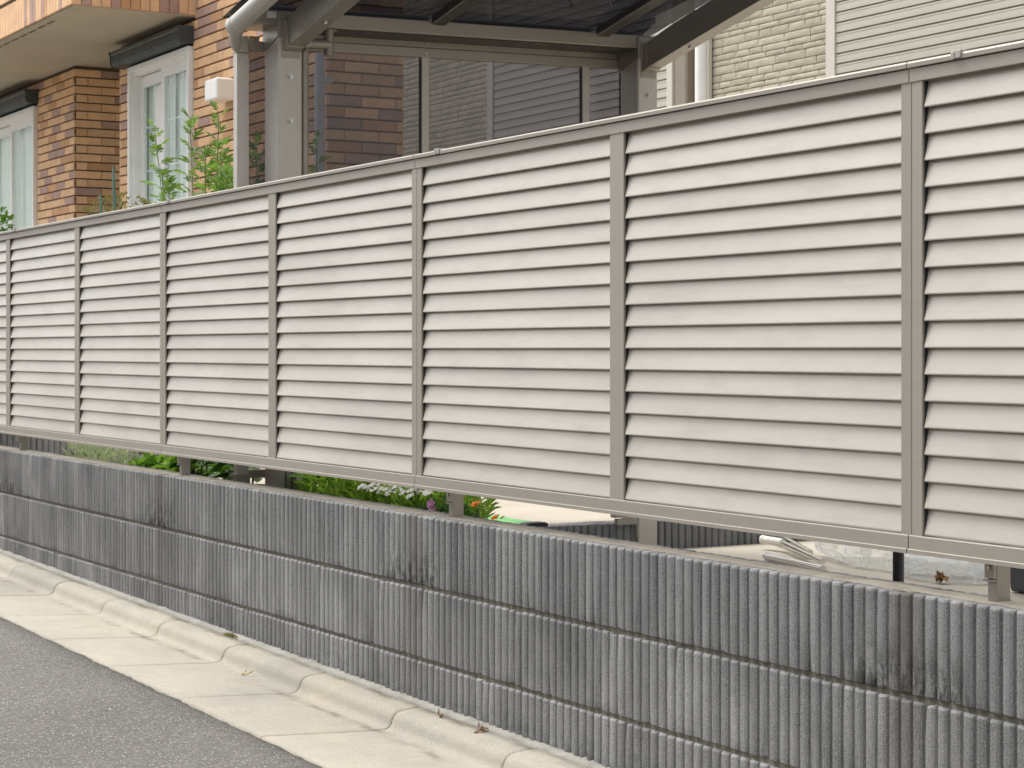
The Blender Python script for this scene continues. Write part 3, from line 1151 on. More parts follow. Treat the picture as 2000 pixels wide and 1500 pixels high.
def on_view(x, y, z):
    """where a point falls in the photograph's frame: used only to choose which 300 pieces show largest"""
    dx, dy = x - CX, y - CYY
    r_, w_ = SN * dx + CS * dy, -CS * dx + SN * dy
    if w_ < 0.1:
        return None
    px, py = 1000 + FF * r_ / w_, 683 - FF * (z - CZ) / w_
    if px < -20 or px > 2020 or py < -20 or py > 460 - 0.183 * px + 8:
        return None
    return w_


house = thing('brick_house', 'house faced with buff and brown brick tiles, with a balcony over white windows', 'house', (-12, 4, 0))
YH = 2.55
Z0 = 3.376
tilelist = []        # facing, u, fixed, z, L, H, material


def rows(facing, fixed, u0, u1, z0, z1, holes=(), ph=0.0, par=0):
    k0 = math.ceil((Z0 - z1) / 0.07) - 1
    k1 = math.floor((Z0 - z0) / 0.07)
    for k in range(k0, k1 + 1):
        zt = Z0 - 0.07 * k - 0.0055
        zb = zt - 0.0595
        zt, zb = min(zt, z1), max(zb, z0)
        if zt - zb < 0.012:
            continue
        segs = [(u0, u1)]
        for h in holes:
            if zt > h[2] and zb < h[3]:
                ns = []
                for a, b in segs:
                    if h[0] > a:
                        ns.append((a, min(b, h[0])))
                    if h[1] < b:
                        ns.append((max(a, h[1]), b))
                segs = [s_ for s_ in ns if s_[1] - s_[0] > 0.01]
        start = u0 + ph + (0.1175 if (k + par) % 2 else 0.0) - 0.235
        for a, b in segs:
            u = start
            while u < b:
                l, r_ = max(a, u + 0.002), min(b, u + 0.233)
                if r_ - l > 0.02:
                    q = random.random()
                    mi = 0 if q < 0.66 else (1 if q < 0.83 else 2)
                    tilelist.append((facing, l, fixed, zb, r_ - l, zt - zb, mi))
                u += 0.235


W2 = (-11.70, -10.385, 1.0, 3.205)
W1 = (-15.90, -14.150, 1.0, 3.185)
rows('s', YH, -11.97, -8.13, 0.4, 4.3, [W2, (-20, -10.345, 3.392, 5)], 0.03, 0)
rows('s', YH, -19.0, -13.11, 0.4, 3.392, [W1], -0.01, 1)
rows('e', -13.11, YH, 4.0, 0.4, 3.392, (), 0.1165, 1)
rows('e', -8.13, YH, 3.07, 0.4, 4.3, (), 0.1165, 0)
rows('s', 1.656, -17.0, -10.34, 3.64, 4.3, (), 0.0, 0)
rows('e', -10.34, 1.656, 2.535, 3.64, 4.3, (), 0.0, 1)
y = 1.660
while y < 2.53:
    q = random.random()
    tilelist.append(('e', y, -10.34, 3.408, 0.066, 0.226, 0 if q < .68 else (1 if q < .86 else 2)))
    y += 0.07
x = -10.344
while x > -16.5:
    q = random.random()
    x -= 0.07
    tilelist.append(('s', x + .002, 1.656, 3.408, 0.066, 0.226, 0 if q < .62 else (1 if q < .84 else 2)))
tcache = {}


def tile_geo(m, L, H, mi):
    c = 0.003
    m.add([(0, 0.004, 0), (L, 0.004, 0), (L, 0.004, H), (0, 0.004, H),
           (c, 0, c), (L - c, 0, c), (L - c, 0, H - c), (c, 0, H - c),
           (0, 0.016, 0), (L, 0.016, 0), (L, 0.016, H), (0, 0.016, H)],
          [(4, 5, 6, 7), (0, 1, 5, 4), (1, 2, 6, 5), (2, 3, 7, 6), (3, 0, 4, 7),
           (8, 9, 1, 0), (9, 10, 2, 1), (10, 11, 3, 2), (11, 8, 0, 3)], mi)


def split_pieces(lst, pos, size):
    vis, rest = [], []
    for t in lst:
        w_ = on_view(*pos(t))
        if w_ is None:
            rest.append(t)
        else:
            vis.append((size(t) / w_ ** 2, t))
    vis.sort(key=lambda p: -p[0])
    return [t for _, t in vis[:295]], rest + [t for _, t in vis[295:]]


def tpos(t):
    return (t[1] + t[4] / 2, t[2], t[3] + t[5] / 2) if t[0] == 's' else (t[2], t[1] + t[4] / 2, t[3] + t[5] / 2)


def facing_gain(t):
    p = tpos(t)
    d = Vector((p[0] - CX, p[1] - CYY, 0)).normalized()
    return t[4] * t[5] * (abs(d.y) if t[0] == 's' else abs(d.x))


big, rest = split_pieces(tilelist, tpos, facing_gain)
for (fc, u, fx, z, L, H, mi) in big:
    key = (round(L, 3), round(H, 3), mi)
    if key not in tcache:
        m = MB()
        tile_geo(m, L, H, 0)
        tcache[key] = m.mesh('brick_tile', M['tiles'][mi])
    dep = random.uniform(-0.0012, 0.0012)
    if fc == 's':
        o = link('brick_tile', tcache[key], house, (u, fx + dep, z))
    else:
        o = link('brick_tile', tcache[key], house, (fx - dep, u, z))
        o.rotation_euler = (0, 0, R(90))
m = MB()
for (fc, u, fx, z, L, H, mi) in rest:
    q = MB()
    tile_geo(q, L, H, mi)
    if fc == 's':
        pts = [(u + p[0], fx + p[1], z + p[2]) for p in q.v]
    else:
        pts = [(fx - p[1], u + p[0], z + p[2]) for p in q.v]
    m.add(pts, q.f, mi)
stuff(m.build('brick_tiles', M['tiles'], house, fix=False))
# backing walls
G = 0.0095


def core_wall(x0, x1, y0, y1, z0, z1, hole=None):
    m = MB()
    if hole:
        a, b, c_, d_ = hole
        m.box(x0, a, y0, y1, z0, z1)
        m.box(b, x1, y0, y1, z0, z1)
        m.box(a, b, y0, y1, d_, z1)
        m.box(a, b, y0, y1, z0, c_)
    else:
        m.box(x0, x1, y0, y1, z0, z1)
    return m.build('backing_wall', M['grout'], house)


core_wall(-11.965, -8.14, YH + G, 3.065, -0.3, 6.5, W2)
core_wall(-19.0, -13.12, YH + G, 3.0, -0.3, 3.42, W1)
core_wall(-19.0, -13.12, 3.001, 4.6, -0.3, 3.42)
core_wall(-13.119, -11.966, 3.9, 4.6, -0.3, 3.42)
m = MB()
m.box(-17.0, -10.35, 1.656 + G, YH + 0.02, 3.415, 4.5)
m.build('balcony_wall', M['grout'], house)
m = MB()
m.box(-19.0, -10.352, 1.675, YH + 0.008, 3.398, 3.4145)
m.box(-13.12, -11.966, YH + 0.009, 3.899, 3.399, 3.4145)
sf = m.build('soffit', M['soffit'], house)
for i in range(9):
    m = MB()
    m.box(-11.02 - 0.228 * i - 0.165, -11.02 - 0.228 * i, 1.734, 1.756, 3.3962, 3.3985)
    m.build('vent_slot', M['black'], sf)
for wd in (W2, W1):
    m = MB()
    m.box(wd[0] - .02, wd[1] + .02, 2.98, 2.995, 0.9, 3.3)
    m.build('inner_wall', M['house_dark'], house)


def ring(m, x0, x1, z0, z1, t, y0, y1, tb=None):
    tb = tb or t
    m.box(x0, x0 + t, y0, y1, z0, z1)
    m.box(x1 - t, x1, y0, y1, z0, z1)
    m.box(x0 + t, x1 - t, y0, y1, z1 - tb, z1)
    m.box(x0 + t, x1 - t, y0, y1, z0, z0 + tb)


def window(x0, x1, z0, z1, xm, grid):
    m = MB()
    ring(m, x0, x1, z0, z1, 0.040, 2.515, 2.66)
    wo_ = bevel(m.build('window', M['white'], house), 0.003)
    m = MB()
    ring(m, x0 + 0.038, x1 - 0.038, z0, z1 - 0.037, 0.030, 2.545, 2.655)
    m.build('window_frame', M['white'], wo_)
    sashes = ((xm - 0.045, x1 - 0.060, 2.560, 2.590), (x0 + 0.055, xm + 0.045, 2.600, 2.630))
    for i, (a, b, ya, yb) in enumerate(sashes):
        m = MB()
        ring(m, a, b, z0 + 0.03, z1 - 0.060 - 0.012 * i, 0.062, ya, yb, 0.085)
        bevel(m.build('sash', M['white'], wo_), 0.003)
        m = MB()
        yc = (ya + yb) / 2
        m.box(a + 0.06, b - 0.06, yc - 0.002, yc + 0.002, z0 + 0.1, z1 - 0.13)
        m.build('pane', M['window_glass'], wo_)
        if grid:
            m = MB()
            L = b - a - 0.12
            for j in (1, 2):
                xx = a + 0.06 + L * j / 3
                m.box(xx - 0.0045, xx + 0.0045, yc + 0.006, yc + 0.012, z0 + 0.1, z1 - 0.13)
            zz = z1 - 0.13 - 0.33
            while zz > z0 + 0.2:
                m.box(a + 0.06, b - 0.06, yc + 0.0125, yc + 0.017, zz - 0.0045, zz + 0.0045)
                zz -= 0.33
            m.build('glazing_bars', M['white'], wo_)
    # lace curtain hanging inside
    m = MB()
    n = 160
    vv, ff = [], []
    for i in range(n + 1):
        x = x0 + 0.03 + (x1 - x0 - 0.06) * i / n
        for z in (z0 + 0.05, z0 + 1.1, z1 - 0.12):
            vv.append((x, 2.670 + 0.009 * math.sin(i * 0.52 + 0.8 * math.sin(i * .13)) + 0.012 * math.sin(i * 0.21 + z), z))
    for i in range(n):
        for k in (0, 1):
            ff.append((i * 3 + k, i * 3 + 3 + k, i * 3 + 4 + k, i * 3 + 1 + k))
    m.add(vv, ff, 0, True)
    m.build('curtain', M['curtain'], wo_, fix=False)
    return wo_


w2 = window(W2[0] + .012, W2[1] - .012, 1.02, W2[3] - .008, -11.02, True)
w1 = window(W1[0] + .012, W1[1] - .012, 1.02, W1[3] - .008, -15.0, False)
# white rounded plate behind the inner sash
m = MB()
pr = []
for (cx_, cz_, a0) in ((-11.045, 2.955, 0), (-11.215, 2.955, 90), (-11.215, 2.475, 180), (-11.045, 2.475, 270)):
    for k in range(7):
        a = R(a0 + 15 * k)
        pr.append((cx_ + 0.055 * math.cos(a), cz_ + 0.055 * math.sin(a)))
m.prism(pr, 2.592, 2.597, axis='y')
m.build('white_plate', M['white_lamp'], w2)
for nm, (a, b, z0, z1) in {'w2': (-11.855, -10.372, 3.212, 3.330), 'w1': (-16.1, -14.115, 3.195, 3.312)}.items():
    m = MB()
    m.prism([(YH + .005, z0), (2.455, z0 + 0.004), (2.440, z0 + 0.030), (2.440, z1 - 0.03), (2.430, z1 - 0.022), (2.430, z1), (YH + .005, z1)], a + 0.006, b - 0.006)
    so = m.build('shutter_box', M['dark_box'], house)
    for xe in (a, b - 0.006):
        m = MB()
        m.prism([(YH + .004, z0 - .003), (2.450, z0 - 0.001), (2.434, z0 + 0.030), (2.434, z1 - 0.03), (2.424, z1 - 0.022), (2.424, z1 + 0.003), (YH + .004, z1 + 0.003)], xe, xe + 0.006)
        m.build('end_cap', M['dark_box'], so)
    m = MB()
    for zz in (z0 + 0.04, z0 + 0.06, z0 + 0.08):
        m.box(a + 0.01, b - 0.01, 2.4385, 2.441, zz - 0.001, zz + 0.001)
    m.build('seam', M['black'], so)
m = MB()
m.tube([(-8.06, 2.47, -0.2), (-8.06, 2.47, 4.0)], 0.032, 14)
dp = m.build('downpipe', M['greypipe'], house)
m = MB()
m.box(-8.09, -8.03, 2.46, 2.545, 2.66, 2.69)
m.build('pipe_clip', M['greypipe'], dp)

lamp = thing('wall_lamp', 'small white box lamp on the tiled wall right of the window', 'lamp', (-9.7, 2.5, 2.8))
m = MB()
m.box(-9.800, -9.575, 2.405, 2.535, 2.722, 2.872)
bevel(m.build('lamp_shade', M['white_lamp'], lamp), 0.018, 4)
m = MB()
m.box(-9.765, -9.610, 2.530, 2.549, 2.745, 2.850)
m.build('wall_plate', M['white'], lamp)

# ------------------------------------------------------------ beige house behind
bh = thing('siding_house', 'beige house clad in split stone and ribbed siding, standing behind the carport', 'house', (-14, 11, 0))
YB = 9.9
m = MB()
m.box(-34, 7, YB + 0.03, 17, -1.2, 7.5)
m.build('backing_wall', M['stone_grout'], bh)
PB = 0.1007
zc0 = 3.836 - 0.0085


def board_mesh(L):
    m = MB()
    pr = [(0.029, 0.0), (0.024, 0.0), (0.024, 0.0165), (0.000, 0.0175), (0.0008, 0.050), (0.002, 0.0800), (0.010, 0.0802), (0.010, 0.0832),
          (0.002, 0.0834), (0.0015, 0.092), (0.003, PB - 0.0002), (0.029, PB - 0.0002)]
    m.prism(pr, 0, L)
    me = m.mesh('siding_board', M['siding'])
    import bmesh
    bm = bmesh.new()
    bm.from_mesh(me)
    bmesh.ops.recalc_face_normals(bm, faces=bm.faces)
    bm.to_mesh(me)
    bm.free()
    return me


for (a, b) in ((-19.075, -15.18), (-12.29, 2.0)):
    me = board_mesh(b - a)
    for k in range(-36, 28):
        o = link('siding_board', me, bh, (a, YB + random.uniform(-.0006, .0006), zc0 + k * PB))
for (a, b) in ((-19.224, -19.078), (-15.178, -14.955), (-12.428, -12.293)):
    m = MB()
    m.box(a, b, YB - 0.016, YB + 0.029, -1.0, 7.0)
    bevel(m.build('trim_board', M['trim'], bh), 0.003)
m = MB()
m.box(-14.955, -14.665, YB - 0.10, YB + 0.029, -1.0, 7.0)
m.box(-14.925, -14.905, YB - 0.106, YB - 0.099, -1.0, 7.0)
m.box(-14.700, -14.685, YB - 0.106, YB - 0.099, -1.0, 7.0)
bevel(m.build('brown_pilaster', M['brown_post'], bh), 0.004)
m = MB()
m.tube([(-14.44, YB - 0.075, -1.0), (-14.44, YB - 0.075, 7.0)], 0.066, 20)
dp = m.build('downpipe', M['white'], bh)
m = MB()
m.box(-14.385, -14.33, YB - 0.055, YB - 0.012, -1.0, 7.0)
m.build('pipe_back', M['trim'], dp)
stones = []
hs_ = (0.089, 0.079, 0.068, 0.057)
for (a, b) in ((-23.5, -19.226), (-14.66, -12.430)):
    z = 4.054 - 0.293 * 13
    k = 0
    while z < 6.9:
        h = (hs_[3], hs_[2], hs_[1], hs_[0])[k % 4]
        x = a - random.uniform(0, 0.3)
        while x < b:
            L = random.choice((0.22, 0.27, 0.33, 0.38, 0.45)) * random.uniform(0.9, 1.1)
            l, r_ = max(a, x), min(b, x + L)
            if r_ - l > 0.03:
                stones.append((l, z, r_ - l, h))
            x += L
        z += h
        k += 1
big, rest = split_pieces(stones, lambda t: (t[0] + t[2] / 2, YB, t[1] + t[3] / 2), lambda t: t[2] * t[3])


def stone_geo(m, L, H):
    nx_, nz_ = 5, 3
    g_ = 0.0042
    d0 = random.uniform(-0.001, 0.001)
    sd = random.uniform(0, 100)
    vv_, ff_ = [], []
    for j in range(nz_ + 1):
        for i in range(nx_ + 1):
            x = g_ + (L - 2 * g_) * i / nx_
            z = g_ + (H - 2 * g_) * j / nz_
            edge = i in (0, nx_) or j in (0, nz_)
            y = d0 + 0.0022 * noise.noise((x * 14 + sd, z * 22, sd)) + (0.004 if edge else 0.0)
            vv_.append((x, y, z))
    for j in range(nz_):
        for i in range(nx_):
            q = j * (nx_ + 1) + i
            ff_.append((q, q + 1, q + nx_ + 2, q + nx_ + 1))
    bnd = [i for i in range(nx_ + 1)] + [(nx_ + 1) * (j + 1) - 1 for j in range(1, nz_ + 1)] + \
          [nz_ * (nx_ + 1) + i for i in range(nx_ - 1, -1, -1)] + [(nx_ + 1) * j for j in range(nz_ - 1, 0, -1)]
    b0 = len(vv_)
    vv_ += [(vv_[q][0], 0.026, vv_[q][2]) for q in bnd]
    for q in range(len(bnd)):
        r_ = (q + 1) % len(bnd)
        ff_.append((b0 + q, b0 + r_, bnd[r_], bnd[q]))
    m.add(vv_, ff_)


for (x, z, L, H) in big:
    m = MB()
    stone_geo(m, L, H)
    link('stone', m.mesh('stone', M['stone']), bh, (x, YB, z))
m = MB()
for (x, z, L, H) in rest:
    q = MB()
    stone_geo(q, L, H)
    m.add([(p[0] + x, p[1] + YB, p[2] + z) for p in q.v], q.f)
stuff(m.build('stones', M['stone'], bh, fix=False))

# ------------------------------------------------------------ plants
def leaf_into(m, p, d, n, L, W, fold=0.18, mi=0):
    p, d, n = Vector(p), Vector(d).normalized(), Vector(n)
    s_ = d.cross(n)
    if s_.length < 1e-4:
        s_ = d.cross(Vector((1, 0.2, 0.1)))
    s_.normalize()
    n = s_.cross(d)
    a = p + d * (L * 0.38) - n * (L * 0.05)
    t = p + d * L - n * (L * 0.12)
    l = p + d * (L * 0.42) + s_ * (W / 2) + n * (W * fold)
    r_ = p + d * (L * 0.42) - s_ * (W / 2) + n * (W * fold)
    l2 = p + d * (L * 0.74) + s_ * (W * 0.32) + n * (W * fold * .4)
    r2 = p + d * (L * 0.74) - s_ * (W * 0.32) + n * (W * fold * .4)
    m.add([p, r_, r2, t, l2, l, a], [(0, 1, 6), (1, 2, 3, 6), (6, 3, 4, 5), (0, 6, 5)], mi)


def rdir(zb=0.0, zs=1.0):
    while True:
        v = Vector((random.uniform(-1, 1), random.uniform(-1, 1), random.uniform(-1, 1) * zs + zb))
        if 0.1 < v.length < 1.4:
            return v.normalized()


def lobed_leaf(L):
    """mugwort leaf: a stalk with pointed side lobes"""
    m = MB()
    leaf_into(m, (L * 0.30, 0, 0), (1, 0, -0.1), (0, 0, 1), L * 0.70, L * 0.22)
    for s_ in (1, -1):
        leaf_into(m, (L * 0.34, 0, 0), (0.80, s_ * 0.62, 0), (0, 0, 1), L * 0.50, L * 0.14)
        leaf_into(m, (L * 0.22, 0, 0), (0.62, s_ * 0.85, -.05), (0, 0, 1), L * 0.36, L * 0.11)
    m.add([(0, 0.0012, 0), (0, -0.0012, 0), (L * .36, -0.0012, 0), (L * .36, .0012, 0)], [(0, 1, 2, 3)])
    return m


def orient(o, p, d, roll):
    d = Vector(d).normalized()
    z = Vector((0, 0, 1))
    y = z.cross(d)
    if y.length < 1e-3:
        y = Vector((0, 1, 0))
    y.normalize()
    z = d.cross(y)
    mt = Matrix((d, y, z)).transposed()
    o.rotation_euler = (mt @ Matrix.Rotation(roll, 3, 'X')).to_euler()
    o.location = p


def curve_pts(base, tip, bow, n=9):
    b, t = Vector(base), Vector(tip)
    out = []
    for i in range(n):
        f = i / (n - 1)
        p = b.lerp(t, f) + Vector(bow) * math.sin(math.pi * f)
        out.append(p)
    return out


def mugwort(name, label, stems, leaf_sz, matl, n_leaf, group=None, zmin=1.45):
    th = thing(name, label, 'plant', (stems[0][0][0], stems[0][0][1], 0.45), group)
    protos = [lobed_leaf(leaf_sz * k).mesh('leaf', matl) for k in (0.62, 0.85, 1.08)]
    for (b, t, bow) in stems:
        pts = curve_pts(b, t, bow)
        m = MB()
        m.tube(pts, [0.0048 - 0.0032 * i / 8 for i in range(9)], 6)
        m.build('stem', M['stem'], th)
        ang = random.uniform(0, 6)
        for i in range(n_leaf):
            f = i / (n_leaf - 1)
            zf = zmin + (t[2] - zmin) * (f ** 0.85)
            # position along the stem for this height
            q = max(0, min(0.999, (zf - b[2]) / max(0.01, t[2] - b[2])))
            k = q * 8
            i0 = int(k)
            p = pts[i0].lerp(pts[i0 + 1], k - i0)
            ang += 2.4
            up = 0.35 + 1.1 * f ** 3 + random.uniform(-.25, .25)
            d = Vector((math.cos(ang), math.sin(ang), up))
            size = 2 if f < 0.55 else (1 if f < 0.85 else 0)
            if random.random() < 0.3:
                size = max(0, size - 1)
            o = link('leaf', protos[size], th)
            orient(o, p, d, random.uniform(-.5, .5))
            if random.random() < 0.6:       # small axil leaves
                o = link('leaf', protos[0], th)
                orient(o, p, Vector((math.cos(ang + .7), math.sin(ang + .7), up + 0.5)), random.uniform(-.9, .9))
    return th


mugwort('mugwort', 'tall green weed with jagged leaves in front of the white framed window', [
    ((-4.96, 0.44, 0.45), (-5.355, 0.46, 2.005), (0.05, 0, 0)),
    ((-4.93, 0.50, 0.45), (-5.035, 0.50, 2.015), (-0.03, 0.02, 0)),
    ((-4.75, 0.56, 0.45), (-4.83, 0.56, 1.885), (0.03, 0, 0)),
    ((-4.78, 0.47, 0.45), (-4.66, 0.48, 2.005), (0.01, 0, 0)),
    ((-4.90, 0.60, 0.45), (-4.93, 0.64, 1.80), (-0.03, 0, 0)),
    ((-4.70, 0.42, 0.45), (-4.60, 0.40, 1.82), (0.02, 0, 0)),
    ((-4.90, 0.40, 0.45), (-5.02, 0.40, 1.735), (0.03, 0, 0)),
    ((-4.83, 0.52, 0.45), (-4.74, 0.52, 1.76), (0.02, 0, 0))], 0.105, M['leaf_mug'], 22)
mugwort('mugwort', 'jagged leaved weed half hidden behind the smoked screen left of the near post', [
    ((-4.36, 0.50, 0.45), (-4.36, 0.52, 1.86), (0.01, 0, 0)),
    ((-4.33, 0.56, 0.45), (-4.30, 0.60, 1.78), (0.02, 0, 0)),
    ((-4.40, 0.42, 0.45), (-4.42, 0.42, 1.72), (0.02, 0, 0))], 0.105, M['leaf_mug'], 18)
mugwort('mugwort', 'pale weed stems seen through the smoked screen right of the rain pipe', [
    ((-4.22, 0.70, 0.45), (-4.22, 0.71, 1.87), (0.01, 0, 0)),
    ((-4.22, 0.64, 0.45), (-4.25, 0.65, 1.74), (0.01, 0, 0)),
    ((-4.30, 1.00, 0.45), (-4.30, 1.03, 1.72), (0.01, 0, 0)),
    ((-4.30, 1.18, 0.45), (-4.28, 1.20, 1.71), (0.01, 0, 0))], 0.09, M['leaf_mug'], 12)

# stakes
for lab, a, b in (('leaning green garden stake, nearest the corner of the tiled wall', (-7.12, 0.80, 1.86), (-6.90, 0.80, 0.4)),
                  ('middle green garden stake of the three before the tiled recess', (-7.00, 0.84, 1.86), (-6.99, 0.80, 0.4)),
                  ('tallest green garden stake, standing before the tiled recess', (-6.915, 0.80, 1.985), (-6.80, 0.80, 0.4)),
                  ('thin green stake leaning before the white window', (-6.205, 0.80, 1.92), (-5.86, 0.80, 0.4))):
    th = thing('garden_stake', lab, 'stake', b, 'green stakes in the planting bed')
    m = MB()
    r0 = 0.0042 if 'thin' in lab else 0.0075
    m.tube([a, Vector(a).lerp(Vector(b), .02), b], [r0 * .4, r0, r0], 8)
    m.build('rod', M['stake'], th)


def bush(name, label, cx, cy, z0, z1, rx, ry, n, L, W, matl, cat='plant', group=None, up=0.4, stems=5, stuff_leaves=True, lean=0.5):
    th = thing(name, label, cat, (cx, cy, z0), group)
    m = MB()
    for k in range(stems):
        a = random.uniform(0, 6.28)
        t = (cx + math.cos(a) * rx * .6, cy + math.sin(a) * ry * .6, z0 + (z1 - z0) * random.uniform(.6, .92))
        m.tube(curve_pts((cx + .02 * math.cos(a), cy + .02 * math.sin(a), z0), t, (0, 0, 0.02), 5), [0.004, .0035, .003, .0022, .0012], 5)
    m.build('stem', M['stem'], th)
    m = MB()
    for k in range(n):
        while True:
            u = Vector((random.uniform(-1, 1), random.uniform(-1, 1), random.uniform(-1, 1)))
            if u.length < 1:
                break
        zc = (z0 + z1) / 2
        p = Vector((cx + u.x * rx, cy + u.y * ry, zc + u.z * (z1 - z0) / 2))
        d = Vector((u.x * lean, u.y * lean, up)) + rdir() * 0.7
        leaf_into(m, p, d, Vector((0, 0, 1)) + rdir() * .5, L * random.uniform(.6, 1.25), W * random.uniform(.7, 1.2))
    o = m.build('foliage', matl, th, fix=False)
    if stuff_leaves:
        stuff(o)
    return th


def blossom(parent, p, rad, n, matl, name='flower', tilt=None, centre=None):
    m = MB()
    d0 = Vector(tilt or (0.1, -0.5, 0.8)).normalized()
    s_ = d0.cross(Vector((1, 0, 0))).normalized()
    t_ = d0.cross(s_)
    for k in range(n):
        a = 6.283 * k / n + random.uniform(-.1, .1)
        d = s_ * math.cos(a) + t_ * math.sin(a) + d0 * random.uniform(0.1, 0.35)
        leaf_into(m, p, d, d0, rad, rad * (3.6 / n + 0.35), 0.1)
    o = m.build(name, matl, parent, fix=False)
    if centre:
        m = MB()
        m.tube([Vector(p) + d0 * 0.001, Vector(p) + d0 * 0.006], [rad * .25, rad * .15], 8)
        m.build('flower_centre', centre, o)
    return o


bush('low_shrub', 'faded brownish shrub at the foot of the garden stakes', -7.05, 0.85, 1.50, 1.85, 0.38, 0.16, 620, 0.030, 0.013, M['leaf_brown'], up=0.5)
bush('garden_shrub', 'dark leafy shrub at the left edge beside the far window', -8.65, 0.60, 1.42, 1.90, 0.22, 0.20, 700, 0.05, 0.026, M['leaf_dark'])
# drooping seed head of a grassy plant
th = thing('seed_head', 'drooping yellowish seed head just above the fence top before the window', 'plant', (-5.75, 0.55, 0.45))
m = MB()
pt = curve_pts((-5.42, 0.55, 1.55), (-5.80, 0.55, 1.735), (0.02, 0, 0.03), 10)
m.tube([(-5.40, .55, 0.45)] + [tuple(p) for p in pt], [0.004] + [0.003] * 10, 5)
m.build('stem', M['stem'], th)
m = MB()
for k in range(260):
    f = random.random()
    p = pt[int(f * 8.99)].lerp(pt[min(9, int(f * 8.99) + 1)], random.random())
    leaf_into(m, p, rdir(), rdir(), 0.022 * (1.15 - .5 * f), 0.007, 0.1)
stuff(m.build('seeds', M['leaf_brown'], th, fix=False))

th = bush('silver_plant', 'silvery grey feathery plant behind the block wall near the far end', -5.97, 0.40, 0.46, 0.640, 0.25, 0.11, 420, 0.060, 0.0065, M['leaf_silver'], up=0.9)
bush('silver_plant', 'small separate sprig of silvery leaves beside the pale yellow flowers', -5.52, 0.40, 0.46, 0.605, 0.10, 0.07, 130, 0.050, 0.0065, M['leaf_silver'], up=0.9)
th = bush('leafy_plant', 'lime green leafy plant with two pale yellow flowers left of a fence post', -5.24, 0.42, 0.45, 0.595, 0.17, 0.10, 260, 0.05, 0.03, M['leaf_lime'], up=0.5)
blossom(th, (-5.455, 0.40, 0.628), 0.016, 8, M['petal_yellow'], centre=M['petal_yellow'])
blossom(th, (-5.235, 0.40, 0.602), 0.018, 8, M['petal_yellow'], centre=M['petal_yellow'])
blossom(th, (-5.27, 0.52, 0.632), 0.020, 7, M['petal_pink'], tilt=(.3, -.8, .3))


def broad(name, label, cx, cy, z0, pts, L, W, matl):
    th = thing(name, label, 'plant', (cx, cy, z0))
    protos = []
    for k in range(3):
        m = MB()
        n_ = 7
        vv_, ff_ = [], []
        for i in range(n_):
            f = i / (n_ - 1)
            wd = W * (math.sin(math.pi * min(1, f * 0.93 + .07)) ** 0.8) * .5 * (1 + .12 * (i % 2))
            zz = -0.25 * L * f * f
            vv_ += [(L * f, -wd, zz + wd * .35), (L * f, 0, zz), (L * f, wd, zz + wd * .35)]
        for i in range(n_ - 1):
            for j in (0, 1):
                q = i * 3 + j
                ff_.append((q, q + 3, q + 4, q + 1))
        m.add(vv_, ff_, 0, True)
        protos.append(m.mesh('leaf', matl))
    m = MB()
    for p in pts:
        m.tube([(cx, cy, z0), p], 0.003, 5)
    m.build('stem', M['stem'], th)
    for p in pts:
        for k in range(4):
            o = link('leaf', random.choice(protos), th)
            a = random.uniform(-2.2, 1.0)
            orient(o, Vector(p) + rdir() * 0.02, (math.cos(a), math.sin(a), random.uniform(-.1, .7)), random.uniform(-.7, .7))
    return th


broad('broad_leaf_plant', 'dark green broad leaved plant under the fence left of the lower bracket', -4.72, 0.40, 0.45,
      [(-4.95 + 0.085 * i + random.uniform(-.03, .03), 0.36 + random.uniform(-.08, .14), 0.535 + random.uniform(0, .10)) for i in range(9)] + [(-4.98 + 0.075 * i, 0.50, 0.50 + 0.05 * (i % 2)) for i in range(9)], 0.10, 0.075, M['leaf_dark'])
broad('broad_leaf_plant', 'bright lime leaves low behind the wall beside the dark stake', -4.75, 0.34, 0.45,
      [(-4.87 + 0.07 * i, 0.30 + random.uniform(-.03, .03), 0.545 + random.uniform(-.01, .03)) for i in range(5)], 0.085, 0.05, M['leaf_lime'])
th = thing('dark_stake', 'slim black stake among the broad leaves under the fence', 'stake', (-4.74, 0.42, 0.4))
m = MB()
m.tube([(-4.745, 0.40, 0.4), (-4.745, 0.40, 0.72)], 0.0095, 8)
m.build('rod', M['black'], th)

broad('broad_leaf_plant', 'mid green broad leaves at the foot of the near carport post', -3.62, 0.42, 0.45,
      [(-3.70 + 0.065 * i, 0.40 + random.uniform(-.06, .10), 0.55 + random.uniform(0, .09)) for i in range(5)], 0.085, 0.05, M['leaf_lime'])
for lab, cx_, w_, mt in (('feathery bright green plant next to the broad leaves at the post foot', -3.38, 0.20, 'leaf_fern'),
                         ('feathery green plant in the middle of the flower strip', -3.08, 0.22, 'leaf_fern'),
                         ('feathery green plant below the white flower heads', -2.76, 0.22, 'leaf_fern')):
    th = bush('feathery_plant', lab, cx_, 0.46, 0.46, 0.66 if cx_ < -3.3 else 0.645, w_, 0.17, 950, 0.050, 0.013, M[mt], up=0.8, group='feathery plants in the flower strip')
th = bush('dark_flower_plant', 'dark leaved plant bearing the pink flower left of a fence post', -2.50, 0.36, 0.46, 0.585, 0.09, 0.10, 240, 0.045, 0.022, M['leaf_dark'])
blossom(th, (-2.455, 0.285, 0.590), 0.017, 5, M['petal_pink'], tilt=(0.4, -0.9, 0.35))
blossom(th, (-2.435, 0.28, 0.576), 0.016, 5, M['petal_pink'], tilt=(0.5, -0.9, 0.1))
th = thing('white_flower_plant', 'plant with clusters of small white flowers just under the bottom rail', 'flower', (-3.0, 0.62, 0.45))
m = MB()
for k in range(26):
    x, y = -3.04 + 0.44 * random.random(), 0.40 + random.uniform(-.05, .06)
    m.tube([(x, y, 0.45), (x, y, 0.60)], 0.0016, 4)
m.build('stem', M['stem'], th)
